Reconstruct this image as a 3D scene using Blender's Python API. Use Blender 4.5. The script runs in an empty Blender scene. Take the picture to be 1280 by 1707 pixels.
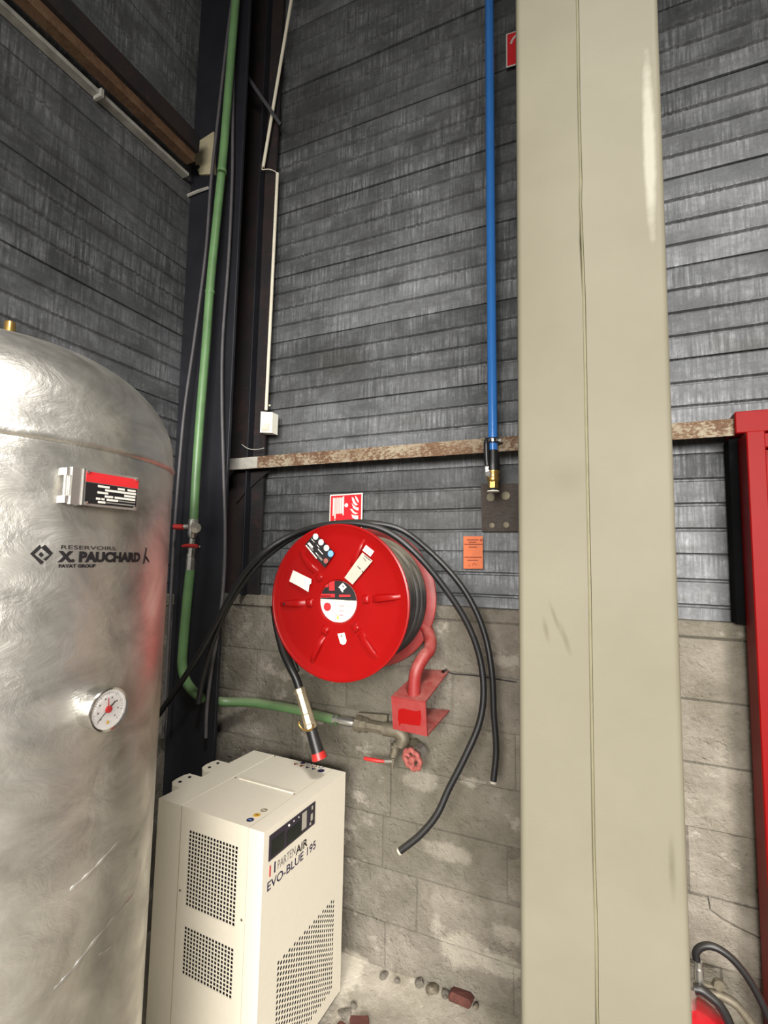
import bpy, math, random
from math import sin, cos, pi, radians, sqrt
from mathutils import Vector, Matrix
random.seed(7)
S = bpy.context.scene
COL = S.collection

# ------------------------------------------------------------------ camera
FPX = 829.96; YAW = -0.41963782; PIT = 0.09076693; ROL = 0.01903755; EYE = 1.645
Fv = Vector((sin(YAW)*cos(PIT), cos(YAW)*cos(PIT), sin(PIT)))
Rv0 = Vector((cos(YAW), -sin(YAW), 0)); Uv0 = Rv0.cross(Fv)
Rv = cos(ROL)*Rv0 + sin(ROL)*Uv0; Uv = -sin(ROL)*Rv0 + cos(ROL)*Uv0
CAM = Vector((0, 0, EYE))
cd = bpy.data.cameras.new('camera'); cam = bpy.data.objects.new('camera', cd); COL.objects.link(cam)
cd.sensor_fit = 'HORIZONTAL'; cd.sensor_width = 36; cd.lens = 36*FPX/1280; cd.clip_start = 0.02
cam.matrix_world = Matrix(((Rv.x, Uv.x, -Fv.x, CAM.x), (Rv.y, Uv.y, -Fv.y, CAM.y), (Rv.z, Uv.z, -Fv.z, CAM.z), (0, 0, 0, 1)))
S.camera = cam

# ------------------------------------------------------------------ world, lamps, exposure
w = bpy.data.worlds.new('hall'); S.world = w; w.use_nodes = True
w.node_tree.nodes['Background'].inputs[0].default_value = (1.0, 0.95, 0.89, 1)
w.node_tree.nodes['Background'].inputs[1].default_value = 0.17
S.view_settings.view_transform = 'Standard'; S.view_settings.look = 'None'
S.view_settings.gamma = 1; S.view_settings.use_curve_mapping = False
S.view_settings.exposure = 0.0

def lamp_area(name, loc, target, size, power, color, spread=180):
    l = bpy.data.lights.new(name, 'AREA'); l.shape = 'DISK'; l.size = size; l.energy = power; l.color = color
    l.spread = radians(spread)
    o = bpy.data.objects.new(name, l); COL.objects.link(o); o.location = loc
    o.rotation_euler = (Vector(target)-Vector(loc)).to_track_quat('-Z', 'Y').to_euler()
    return o
bl = bpy.data.lights.new('bay_reflector_lamp', 'SPOT'); bl.energy = 1080; bl.color = (1, 0.965, 0.92); bl.spot_size = radians(52); bl.spot_blend = 1.0; bl.shadow_soft_size = 0.4
bo_ = bpy.data.objects.new('bay_reflector_lamp', bl); COL.objects.link(bo_); bo_.location = (1.45, -1.6, 5.9)
bo_.rotation_euler = (Vector((-0.6, 1.7, 0.65))-bo_.location).to_track_quat('-Z', 'Y').to_euler()
lamp_area('right_fill_light', (2.0, -4.2, 2.5), (-1.0, 1.5, 0.2), 2.0, 110, (1, 0.96, 0.91), 85)  # unseen fill light added behind the camera to brighten the dryer side
lamp_area('left_fill_light', (0.1, -4.2, 2.5), (-0.8, 1.5, 0.3), 1.8, 110, (1, 0.96, 0.91), 85)  # second added fill, shares the load so the column shadow stays weak

# ------------------------------------------------------------------ helpers
def at(x, y, X=None, Y=None, Z=None):
    """world point where the photo's pixel ray meets a plane of the place"""
    d = Fv + (x-640)/FPX*Rv - (y-853.5)/FPX*Uv
    if X is not None: t = (X-CAM.x)/d.x
    elif Y is not None: t = (Y-CAM.y)/d.y
    else: t = (Z-CAM.z)/d.z
    return CAM + t*d

def frame(n, up=(0, 0, 1)):
    n = Vector(n).normalized(); up = Vector(up)
    if abs(n.dot(up)) > .98: up = Vector((0, 1, 0))
    u = up.cross(n).normalized(); v = n.cross(u)
    return u, v, n

class MB:
    def __init__(s): s.v = []; s.f = []; s.m = []
    def add(s, vs, fs, mi=0):
        b = len(s.v); s.v += [Vector(p) for p in vs]
        for f in fs: s.f.append([b+i for i in f]); s.m.append(mi)
        return s
    def box(s, a, b, mi=0, M=None):
        x0, y0, z0 = a; x1, y1, z1 = b
        vs = [Vector(p) for p in ((x0,y0,z0),(x1,y0,z0),(x1,y1,z0),(x0,y1,z0),(x0,y0,z1),(x1,y0,z1),(x1,y1,z1),(x0,y1,z1))]
        if M: vs = [M @ p for p in vs]
        return s.add(vs, [(3,2,1,0),(4,5,6,7),(0,1,5,4),(1,2,6,5),(2,3,7,6),(3,0,4,7)], mi)
    def bbox(s, a, b, r=.003, mi=0, M=None):
        """box with chamfered edges"""
        (x0,y0,z0),(x1,y1,z1) = a, b
        vs = []; 
        for ix, X in enumerate((x0, x1)):
            for iy, Y in enumerate((y0, y1)):
                for iz, Z in enumerate((z0, z1)):
                    sx = 1 if ix == 0 else -1; sy = 1 if iy == 0 else -1; sz = 1 if iz == 0 else -1
                    vs += [(X, Y+sy*r, Z+sz*r), (X+sx*r, Y, Z+sz*r), (X+sx*r, Y+sy*r, Z)]
        def c(ix, iy, iz, k): return (ix*4+iy*2+iz)*3+k
        fs = []
        for i in (0, 1):
            q = [c(i,0,0,0), c(i,1,0,0), c(i,1,1,0), c(i,0,1,0)]; fs.append(q[::-1] if i == 0 else q)
            q = [c(0,i,0,1), c(1,i,0,1), c(1,i,1,1), c(0,i,1,1)]; fs.append(q if i == 0 else q[::-1])
            q = [c(0,0,i,2), c(1,0,i,2), c(1,1,i,2), c(0,1,i,2)]; fs.append(q[::-1] if i == 0 else q)
        for i in (0, 1):
            for j in (0, 1):
                fl = (i == j)
                q = [c(i,j,0,0), c(i,j,1,0), c(i,j,1,1), c(i,j,0,1)]; fs.append(q if fl else q[::-1])
                q = [c(i,0,j,0), c(i,1,j,0), c(i,1,j,2), c(i,0,j,2)]; fs.append(q[::-1] if fl else q)
                q = [c(0,i,j,1), c(1,i,j,1), c(1,i,j,2), c(0,i,j,2)]; fs.append(q if fl else q[::-1])
                for k in (0, 1):
                    q = [c(i,j,k,0), c(i,j,k,1), c(i,j,k,2)]; fs.append(q)
        if M: vs = [M @ Vector(p) for p in vs]
        return s.add(vs, fs, mi)
    def tube(s, pts, r, n=10, mi=0, cap=True, closed=False):
        pts = [Vector(p) for p in pts]; N = len(pts)
        rr = r if isinstance(r, (list, tuple)) else [r]*N
        ref = None; vs = []; fs = []
        for i, p in enumerate(pts):
            a = pts[(i-1) % N] if (closed or i > 0) else p; b = pts[(i+1) % N] if (closed or i < N-1) else p
            t = (b-a).normalized()
            if ref is None:
                ref = Vector((0, 0, 1)) if abs(t.z) < .9 else Vector((1, 0, 0))
            u = (ref - t*ref.dot(t)).normalized(); ref = u; v = t.cross(u)
            for k in range(n):
                an = 2*pi*k/n; vs.append(p + rr[i]*(cos(an)*u + sin(an)*v))
        for i in range(N if closed else N-1):
            j = (i+1) % N
            for k in range(n):
                l = (k+1) % n; fs.append((i*n+k, i*n+l, j*n+l, j*n+k))
        if cap and not closed:
            fs.append(tuple(range(n))[::-1]); fs.append(tuple((N-1)*n+k for k in range(n)))
        return s.add(vs, fs, mi)
    def lathe(s, prof, o=(0,0,0), ax=(0,0,1), n=24, mi=0, up=(0,0,1), ph=0):
        """prof = [(radius, height along the axis)]"""
        u, v, a = frame(ax, up); o = Vector(o); vs = []; fs = []
        for (r, h) in prof:
            r = max(r, 1e-5)
            for k in range(n):
                an = 2*pi*k/n+ph; vs.append(o + a*h + r*(cos(an)*u + sin(an)*v))
        for i in range(len(prof)-1):
            for k in range(n):
                l = (k+1) % n; fs.append((i*n+k, i*n+l, (i+1)*n+l, (i+1)*n+k))
        if prof[0][0] > 1e-4: fs.append(tuple(range(n))[::-1])
        if prof[-1][0] > 1e-4: fs.append(tuple((len(prof)-1)*n+k for k in range(n)))
        return s.add(vs, fs, mi)
    def prism(s, poly, d, mi=0):
        """polygon of world points pushed along vector d"""
        n = len(poly); d = Vector(d); P = [Vector(p) for p in poly]
        vs = P + [p+d for p in P]
        nrm = Vector((0, 0, 0))
        for i in range(n): nrm += P[i].cross(P[(i+1) % n])
        fwd = nrm.dot(d) > 0
        fs = [tuple(range(n))[::-1] if fwd else tuple(range(n)), tuple(range(n, 2*n)) if fwd else tuple(range(n, 2*n))[::-1]]
        for i in range(n):
            j = (i+1) % n; q = (i, j, n+j, n+i); fs.append(q if fwd else q[::-1])
        return s.add(vs, fs, mi)
    def flat(s, poly, mi=0):
        return s.add(poly, [tuple(range(len(poly)))], mi)
    def sphere(s, c, r, n=12, mi=0, sc=(1,1,1)):
        vs = []; fs = []; m = n//2; c = Vector(c)
        for i in range(m+1):
            th = pi*i/m
            for k in range(n):
                ph = 2*pi*k/n; vs.append(c + Vector((r*sc[0]*sin(th)*cos(ph), r*sc[1]*sin(th)*sin(ph), r*sc[2]*cos(th))))
        for i in range(m):
            for k in range(n):
                l = (k+1) % n; fs.append((i*n+k, (i+1)*n+k, (i+1)*n+l, i*n+l))
        return s.add(vs, fs, mi)
    def build(s, name, mats, parent=None, smooth=None, loc=None):
        me = bpy.data.meshes.new(name); me.from_pydata([tuple(v) for v in s.v], [], s.f)
        if not isinstance(mats, (list, tuple)): mats = [mats]
        for m in mats: me.materials.append(m)
        me.polygons.foreach_set('material_index', s.m)
        if smooth:
            me.polygons.foreach_set('use_smooth', [True]*len(s.f)); me.set_sharp_from_angle(angle=radians(smooth))
        me.update()
        o = bpy.data.objects.new(name, me); COL.objects.link(o)
        if parent: 
            o.parent = parent; o.matrix_parent_inverse = world_of(parent).inverted()
        if loc: o.location = loc
        return o

def world_of(o):
    M = o.matrix_basis.copy()
    if o.parent: M = world_of(o.parent) @ o.matrix_parent_inverse @ M
    return M

def crom(pts, k=8):
    pts = [Vector(p) for p in pts]; P = [2*pts[0]-pts[1]] + pts + [2*pts[-1]-pts[-2]]; out = []
    for i in range(1, len(P)-2):
        a, b, c, d = P[i-1:i+3]
        for j in range(k):
            t = j/k; out.append(.5*((2*b)+(c-a)*t+(2*a-5*b+4*c-d)*t*t+(3*b-a-3*c+d)*t**3))
    out.append(pts[-1]); return out

def tag(o, label=None, cat=None, group=None, kind=None):
    if label: o['label'] = label
    if cat: o['category'] = cat
    if group: o['group'] = group
    if kind: o['kind'] = kind
    return o
def thing(name, label, cat, loc=(0,0,0), rot=0, group=None):
    o = bpy.data.objects.new(name, None); COL.objects.link(o); o.location = loc; o.rotation_euler = (0, 0, rot)
    o.empty_display_size = .1
    return tag(o, label, cat, group)

# ------------------------------------------------------------------ materials
def srgb(r, g, b):
    f = lambda c: (c/255/12.92) if c/255 <= .04045 else ((c/255+.055)/1.055)**2.4
    return (f(r), f(g), f(b), 1)
class NT:
    def __init__(s, name):
        s.m = bpy.data.materials.new(name); s.m.use_nodes = True; s.t = s.m.node_tree
        s.b = s.t.nodes['Principled BSDF']
    def n(s, ty, **k):
        x = s.t.nodes.new(ty)
        for a, b in k.items():
            if a == 'ins':
                for i, v in b.items():
                    if hasattr(v, 'is_output') or isinstance(v, bpy.types.NodeSocket): s.t.links.new(v, x.inputs[i])
                    else: x.inputs[i].default_value = v
            else: setattr(x, a, b)
        return x
    def link(s, a, b): s.t.links.new(a, b)
    def pos(s, scale=(1,1,1), obj=False):
        c = s.n('ShaderNodeTexCoord').outputs['Object'] if obj else s.n('ShaderNodeNewGeometry').outputs['Position']
        return s.n('ShaderNodeMapping', ins={0: c, 3: scale}).outputs[0]
    def noise(s, scale, detail=4, rough=.6, vec=None, dist=0):
        k = {'Scale': scale, 'Detail': detail, 'Roughness': rough, 'Distortion': dist}
        x = s.n('ShaderNodeTexNoise', ins=k)
        s.link(vec if vec else s.pos(), x.inputs[0]); return x.outputs[0]
    def ramp(s, fac, stops):
        x = s.n('ShaderNodeValToRGB'); e = x.color_ramp.elements
        while len(e) < len(stops): e.new(.5)
        for i, (p, c) in enumerate(stops):
            e[i].position = p; e[i].color = c if len(c) == 4 else (*c, 1)
        s.link(fac, x.inputs[0]); return x.outputs[0]
    def mix(s, fac, a, b, mode='MIX'):
        x = s.n('ShaderNodeMix', data_type='RGBA', blend_type=mode)
        for i, v in ((0, fac), (6, a), (7, b)):
            if isinstance(v, bpy.types.NodeSocket): s.link(v, x.inputs[i])
            else: x.inputs[i].default_value = v
        return x.outputs[2]
    def math(s, op, a, b=0, c=None):
        x = s.n('ShaderNodeMath', operation=op)
        for i, v in enumerate((a, b) if c is None else (a, b, c)):
            if isinstance(v, bpy.types.NodeSocket): s.link(v, x.inputs[i])
            else: x.inputs[i].default_value = v
        return x.outputs[0]
    def bump(s, h, st=.3, dist=.01):
        x = s.n('ShaderNodeBump', ins={'Strength': st, 'Distance': dist}); s.link(h, x.inputs['Height'])
        s.link(x.outputs[0], s.b.inputs['Normal'])
    def spot(s, c, r, soft=.5, rot=0, noise_amt=0):
        """soft ellipsoidal mask around world point c with radii r (a stain, a scuff or a painted-in shade patch)"""
        g = s.n('ShaderNodeNewGeometry').outputs['Position']
        v = s.n('ShaderNodeVectorMath', operation='SUBTRACT', ins={0: g, 1: tuple(c)}).outputs[0]
        if rot: v = s.n('ShaderNodeVectorRotate', rotation_type='Y_AXIS', ins={0: v, 3: rot}).outputs[0]
        v = s.n('ShaderNodeVectorMath', operation='DIVIDE', ins={0: v, 1: tuple(r)}).outputs[0]
        l = s.n('ShaderNodeVectorMath', operation='LENGTH', ins={0: v}).outputs['Value']
        if noise_amt: l = s.math('ADD', l, s.math('MULTIPLY', s.math('SUBTRACT', s.noise(30), .5), noise_amt))
        x = s.n('ShaderNodeMapRange', ins={0: l, 1: 1-soft, 2: 1.0, 3: 1.0, 4: 0.0}); return x.outputs[0]
    def out(s, col=None, rough=.5, metal=0, spec=None, coat=0):
        if col is not None:
            if isinstance(col, bpy.types.NodeSocket): s.link(col, s.b.inputs['Base Color'])
            else: s.b.inputs['Base Color'].default_value = col
        if isinstance(rough, bpy.types.NodeSocket): s.link(rough, s.b.inputs['Roughness'])
        else: s.b.inputs['Roughness'].default_value = rough
        s.b.inputs['Metallic'].default_value = metal
        if spec is not None: s.b.inputs['Specular IOR Level'].default_value = spec
        s.b.inputs['Coat Weight'].default_value = coat
        return s.m

def simple(name, c, rough=.5, metal=0, var=.12, scale=20, bump=0, spec=None, coat=0, dust=0):
    m = NT(name); n = m.noise(scale, 5, .65, m.pos())
    c2 = tuple(x*(1-var) for x in c[:3])+(1,); c3 = tuple(min(1, x*(1+var)) for x in c[:3])+(1,)
    col = m.ramp(n, [(.3, c2), (.7, c3)])
    if dust:
        z = m.n('ShaderNodeSeparateXYZ', ins={0: m.n('ShaderNodeNewGeometry').outputs['Normal']}).outputs[2]
        k = m.n('ShaderNodeMapRange', ins={0: z, 1: .1, 2: .95, 3: .0, 4: dust}).outputs[0]
        col = m.mix(k, col, srgb(150, 142, 122))
    if bump: m.bump(n, bump, .004)
    return m.out(col, rough, metal, spec, coat)

BY = 1.95
def mat_cladding(name='zinc_cladding'):
    m = NT(name)
    oi = m.n('ShaderNodeObjectInfo').outputs['Random']
    base = m.noise(2.2, 6, .62)
    col = m.ramp(base, [(.28, srgb(58, 60, 60)), (.5, srgb(82, 84, 86)), (.72, srgb(106, 108, 111))])
    # vertical zinc drip streaks, strongest in patches
    st = m.noise(1.0, 4, .7, m.pos((95, 95, 6)))
    stm = m.ramp(st, [(.42, (0, 0, 0)), (.68, (1, 1, 1))])
    pt = m.ramp(m.noise(5, 5, .7, m.pos((1, 1, 2.2))), [(.40, (0, 0, 0)), (.66, (1, 1, 1))])
    col = m.mix(m.math('MULTIPLY', stm, m.math('MULTIPLY', pt, .7)), col, srgb(168, 171, 174))
    # grime clouds
    gr = m.ramp(m.noise(3.1, 7, .7, m.pos((1, 1, 1.8)), .6), [(.5, (0, 0, 0)), (.75, (1, 1, 1))])
    col = m.mix(m.math('MULTIPLY', gr, .6), col, srgb(56, 56, 50))
    for (px, py, rx, rz, k_) in ((560, 600, .22, .13, .5), (520, 180, .28, .3, .45), (640, 860, .75, .20, .45), (470, 700, .2, .3, .3), (700, 700, .4, .04, .25)):  # grime patches; the broad low one also paints in shade under the rail
        msk = m.spot(at(px, py, Y=2.0), (rx, .2, rz), .7, 0, 1.2)
        col = m.mix(m.math('MULTIPLY', msk, k_), col, srgb(58, 58, 52))
    fg = m.ramp(m.noise(85, 6, .75), [(.38, (.86, .86, .86)), (.62, (1.1, 1.1, 1.1))])
    col = m.mix(1, col, fg, 'MULTIPLY')
    dk = m.ramp(m.noise(1.0, 4, .7, m.pos((60, 60, 7))), [(.55, (0, 0, 0)), (.72, (.35, .35, .35))])
    col = m.mix(dk, col, srgb(52, 53, 52))
    # panels weather differently
    k = m.math('ADD', m.math('MULTIPLY', oi, .3), .8)
    kk = m.n('ShaderNodeCombineXYZ', ins={0: k, 1: k, 2: k}).outputs[0]
    col = m.mix(1, col, kk, 'MULTIPLY')
    m.bump(m.noise(60, 4, .6), .12, .003)
    return m.out(col, .55, .25)
def mat_block(name, tone=1.0, relief=.85):
    m = NT(name)
    oi = m.n('ShaderNodeObjectInfo').outputs['Random']
    a = m.noise(3.0, 8, .68)
    T = lambda r, g, b: tuple(x*tone for x in srgb(r, g, b)[:3])+(1,)
    col = m.ramp(a, [(.3, T(122, 116, 103)), (.5, T(160, 153, 140)), (.7, T(190, 181, 167))])
    col = m.mix(m.ramp(m.noise(9, 8, .75), [(.52, (0, 0, 0)), (.7, (.7, .7, .7))]), col, T(128, 121, 104))
    col = m.mix(m.ramp(m.noise(42, 5, .7), [(.6, (0, 0, 0)), (.72, (.6, .6, .6))]), col, T(92, 86, 74))
    col = m.mix(m.ramp(m.noise(1.7, 6, .7), [(.42, (.55, .55, .55)), (.58, (0, 0, 0))]), col, T(118, 114, 98))
    col = m.mix(m.ramp(m.noise(6, 5, .6, m.pos((1, 1, 1.4))), [(.6, (0, 0, 0)), (.66, (.5, .5, .5))]), col, T(214, 205, 190))
    k = m.math('ADD', m.math('MULTIPLY', oi, .16), .9)
    kk = m.n('ShaderNodeCombineXYZ', ins={0: k, 1: k, 2: k}).outputs[0]
    col = m.mix(1, col, kk, 'MULTIPLY')
    for (px, py, rx, rz) in ((770, 1585, .11, .07), (835, 1610, .10, .045), (590, 1600, .07, .04), (700, 1300, .09, .05), (745, 1420, .12, .04)):
        p = at(px, py, Y=BY); msk = m.spot(p, (rx, .3, rz), .35, 0, 1.1)
        col = m.mix(m.math('MULTIPLY', msk, .5 if py > 1500 else .3), col, T(226, 218, 200))
    pit = m.ramp(m.noise(28, 4, .6), [(.56, (1, 1, 1)), (.68, (0, 0, 0))])
    h = m.math('ADD', m.math('MULTIPLY', m.noise(11, 8, .72), 1.6), m.math('MULTIPLY', m.noise(70, 6, .75), .7))
    h = m.math('ADD', h, m.math('MULTIPLY', pit, .35))
    m.bump(h, relief, .022)
    return m.out(col, .92, 0, .2)
def mat_rust(name, paint, rustc=(96, 62, 40), amt=.5, dark=(52, 34, 26)):
    m = NT(name)
    n = m.math('ADD', m.math('MULTIPLY', m.noise(70, 9, .74, m.pos((.8, 1, 1.6))), .6), m.math('MULTIPLY', m.noise(14, 5, .6), .4))
    col = m.ramp(n, [(amt-.06, srgb(*paint)), (amt, srgb(*rustc)), (amt+.16, srgb(*dark))])
    col = m.mix(m.ramp(m.noise(5, 4), [(.45, (0, 0, 0)), (.62, (.45, .45, .45))]), col, srgb(*rustc))
    m.bump(n, .5, .004)
    return m.out(col, .8, .1)
def mat_galv():
    m = NT('galvanised_tank')
    a = m.noise(5, 5, .6, m.pos((1, 1, 1.4)), 1.6)
    col = m.ramp(a, [(.3, (.40, .385, .35, 1)), (.55, (.60, .58, .53, 1)), (.75, (.74, .72, .66, 1))])
    w1 = m.noise(13, 7, .62, m.pos((1.0, 1.0, 1.35)), .7)
    w2 = m.noise(2.2, 3, .5, m.pos((1, 1, 1.2)), .6)
    h = m.math('ADD', m.math('MULTIPLY', w1, .34), w2)
    patch = m.ramp(m.noise(2.6, 3, .5), [(.46, (.03, .03, .03)), (.66, (.5, .5, .5))])
    x = m.n('ShaderNodeBump', ins={'Distance': .022}); m.link(patch, x.inputs['Strength']); m.link(h, x.inputs['Height'])
    m.link(x.outputs[0], m.b.inputs['Normal'])
    r = m.ramp(m.noise(8, 5), [(.35, (.30, .30, .30)), (.65, (.46, .46, .46))])
    return m.out(col, r, .88)
def mat_column():
    m = NT('beige_column_paint')
    a = m.noise(2.0, 5, .6)
    col = m.ramp(a, [(.3, srgb(111, 107, 91)), (.7, srgb(121, 117, 101))])
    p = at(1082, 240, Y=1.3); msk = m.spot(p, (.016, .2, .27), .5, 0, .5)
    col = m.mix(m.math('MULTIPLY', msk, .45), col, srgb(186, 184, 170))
    for (px, py, rx, rz, ro) in ((925, 1030, .006, .05, .32), (942, 1065, .008, .05, .3), (910, 1050, .008, .04, .2), (1120, 1445, .009, .075, 0), (950, 795, .06, .06, 0)):
        p = at(px, py, Y=1.3); msk = m.spot(p, (rx, .2, rz), .9, ro, .6)
        col = m.mix(m.math('MULTIPLY', msk, .5 if rx < .05 else .18), col, srgb(80, 76, 58))
    m.bump(m.noise(160, 3, .6), .12, .002)
    return m.out(col, .62, 0, .3)
def mat_red(name='red_enamel', c=(206, 22, 20), dust=.0, rough=.3, spec=.5):
    m = NT(name)
    col = m.ramp(m.noise(9, 5), [(.3, tuple(x*.9 for x in srgb(*c)[:3])+(1,)), (.7, srgb(*c))])
    if dust:
        z = m.n('ShaderNodeSeparateXYZ', ins={0: m.n('ShaderNodeNewGeometry').outputs['Normal']}).outputs[2]
        up = m.n('ShaderNodeMapRange', ins={0: z, 1: .0, 2: .9, 3: .25, 4: 1}).outputs[0]
        k = m.math('MULTIPLY', m.math('MULTIPLY', up, m.ramp(m.noise(22, 6, .7), [(.35, (.3, .3, .3)), (.6, (1, 1, 1))])), dust)
        col = m.mix(k, col, srgb(160, 112, 102))
    m.bump(m.noise(40, 3), .05, .002)
    return m.out(col, rough, 0, spec)

M_clad = mat_cladding(); M_block = mat_block('concrete_block', .76); M_blockp = mat_block('pale_concrete_block', 1.05); M_mortar = mat_block('mortar', .62)
M_floor = mat_block('concrete_floor', .95, .35)
M_rust = mat_rust('rusty_rail', (146, 136, 116), (98, 72, 50), .52, (62, 42, 32))
M_rust2 = mat_rust('brown_primer_beam', (104, 80, 58), (92, 66, 44), .5, (60, 42, 32))
M_dust = simple('dusty_steel', srgb(150, 148, 140), .8, .1, .3, 14, .4)
M_gusset = simple('khaki_gusset', srgb(150, 142, 116), .8, 0, .2, 12, .3)
M_black = simple('black_steel', srgb(20, 20, 23), .55, .2, .35, 6, .2)
M_matblack = simple('matt_black_shade', srgb(12, 12, 13), .9, 0, .3, 6, 0, spec=.1)
M_navy = simple('dark_blue_grey_steel', srgb(28, 29, 35), .5, .2, .3, 5, .2)
M_rustflange = mat_rust('rusted_black_flange', (24, 22, 24), (50, 32, 27), .6, (20, 17, 17))
M_col = mat_column(); M_seam = simple('column_seam_shadow_paint', srgb(120, 116, 92), .7)
M_galv = mat_galv(); M_weld = simple('weld_bead_zinc', (.5, .48, .43, 1), .5, .8, .2, 40, .4)
M_brass = simple('brass', srgb(196, 160, 92), .3, .9, .15, 30)
M_tan = simple('worn_nickel_coupling', srgb(196, 182, 152), .35, .75, .15, 30)
M_chrome = simple('chrome', (.75, .74, .72, 1), .15, 1, .05, 30)
M_nickel = simple('nickel_fitting', (.55, .54, .5, 1), .3, .9, .12, 40)
M_oldfit = simple('dull_old_fitting', srgb(108, 101, 86), .6, .5, .25, 40, .3)
M_red = mat_red(c=(138, 9, 9), spec=.3); M_reddust = mat_red('dusty_red_enamel', (128, 13, 16), .55, .5)
M_redpost = mat_red('red_post_paint', (130, 8, 8), .0, .5, .15)
M_redlever = simple('red_lever', srgb(170, 38, 34), .4)
M_pink = simple('faded_red_handwheel', srgb(150, 80, 73), .7, 0, .2, 60, .3)
M_rubber = simple('black_rubber_hose', srgb(21, 21, 23), .42, 0, .25, 40, .1, dust=.08)
M_cable = simple('dark_grey_cable', srgb(74, 72, 74), .5, 0, .2, 20)
M_coil = simple('wound_hose_rubber', srgb(44, 43, 42), .55, 0, .4, 14, .2, dust=.8)
M_green = simple('green_pipe_paint', srgb(90, 124, 80), .38, 0, .16, 14, .1, dust=.35)
M_blue = simple('blue_pipe', srgb(46, 106, 176), .22, 0, .06, 10)
M_white = simple('white_plastic', srgb(232, 230, 216), .4, 0, .04)
M_trunk = simple('cream_conduit', srgb(214, 208, 188), .5, 0, .08)
M_case = simple('ivory_powder_coat', srgb(222, 215, 197), .45, 0, .02, 60, .05)
M_seamc = simple('case_seam', srgb(168, 158, 138), .6)
M_dark = simple('dark_interior', srgb(20, 19, 20), .8)
M_panel = simple('dark_control_panel', srgb(44, 38, 50), .25, 0, .1)
M_lcd = simple('dark_lcd', srgb(16, 24, 22), .15)
M_blk = simple('black_print', srgb(22, 20, 22), .5, 0, .05)
M_nvy = simple('navy_print', srgb(40, 34, 66), .5)
M_gryp = simple('grey_print', srgb(120, 116, 110), .5)
M_rprint = simple('red_print', srgb(190, 36, 40), .5)
M_wprint = simple('white_print', srgb(208, 203, 194), .5, 0, .04)
M_greyst = simple('grey_sticker', srgb(168, 162, 148), .5, 0, .08)
M_bluest = simple('blue_sticker', srgb(110, 160, 225), .5)
M_orange = simple('orange_card', srgb(190, 100, 58), .7, 0, .08)
M_brown = simple('brown_print', srgb(120, 50, 22), .7)
M_yel = simple('ochre_print', srgb(204, 164, 60), .6)
M_signred = simple('sign_red', srgb(200, 24, 34), .35, 0, .04)
M_brick = simple('red_brick', srgb(84, 46, 38), .9, 0, .25, 40, .5)
M_plate = mat_rust('grimy_steel_plate', (70, 66, 62), (64, 55, 49), .5, (46, 41, 38))
M_washer = simple('dull_washer', srgb(112, 105, 86), .6, .3, .2, 40)
M_alu = simple('aluminium_plate', (.62, .61, .58, 1), .35, .9, .08, 30)
M_gauge = simple('gauge_dial', srgb(240, 236, 232), .4, 0, .02)
def mat_glass():
    m = NT('gauge_glass'); m.b.inputs['Transmission Weight'].default_value = 1; m.b.inputs['IOR'].default_value = 1.2
    return m.out((1, 1, 1, 1), .02)
M_glass = mat_glass()

# ------------------------------------------------------------------ text
def text_mesh(body, size, bold=0.0, sx=1.0, align='LEFT', ext=.0):
    cu = bpy.data.curves.new('t', 'FONT'); cu.body = body; cu.size = size; cu.offset = bold; cu.align_x = align
    cu.resolution_u = 3; cu.extrude = ext
    o = bpy.data.objects.new('t', cu); COL.objects.link(o)
    dg = bpy.context.evaluated_depsgraph_get(); me = bpy.data.meshes.new_from_object(o.evaluated_get(dg))
    vs = [(v.co.x*sx, v.co.y) for v in me.vertices]; fs = [tuple(p.vertices) for p in me.polygons]
    bpy.data.objects.remove(o); bpy.data.curves.remove(cu); bpy.data.meshes.remove(me)
    return vs, fs
def put_text(name, body, size, mat, parent, fn, **k):
    vs, fs = text_mesh(body, size, **k); mb = MB(); mb.add([fn(x, y) for x, y in vs], fs)
    return mb.build(name, mat, parent)
def text_width(body, size, **k):
    vs, _ = text_mesh(body, size, **k); return max(v[0] for v in vs)

# ================================================================== SETTING
WY = 2.0; WX = -1.9
flo = MB(); nx, ny = 44, 60
import mathutils
def fz(x, y):
    n = mathutils.noise.noise(Vector((x*3, y*3, 0)))*.006 + mathutils.noise.noise(Vector((x*14, y*14, 3)))*.003
    near = max(0, min(1, (y-1.72)/.22)); return n*(1+near) + near*near*.035*(1+.5*mathutils.noise.noise(Vector((x*5, 0, 9))))
xs = [-1.98 + i*(5.2/nx) for i in range(nx+1)]; ys = [-9, -7, -5, -3, -2, -1, -.5] + [0+i*(2.02/ny) for i in range(ny+1)]
flo.add([(x, y, fz(x, y)) for y in ys for x in xs], [(j*(nx+1)+i, j*(nx+1)+i+1, (j+1)*(nx+1)+i+1, (j+1)*(nx+1)+i) for j in range(len(ys)-1) for i in range(nx)])
fl = tag(flo.build('floor', M_floor, smooth=50), kind='structure')

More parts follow.
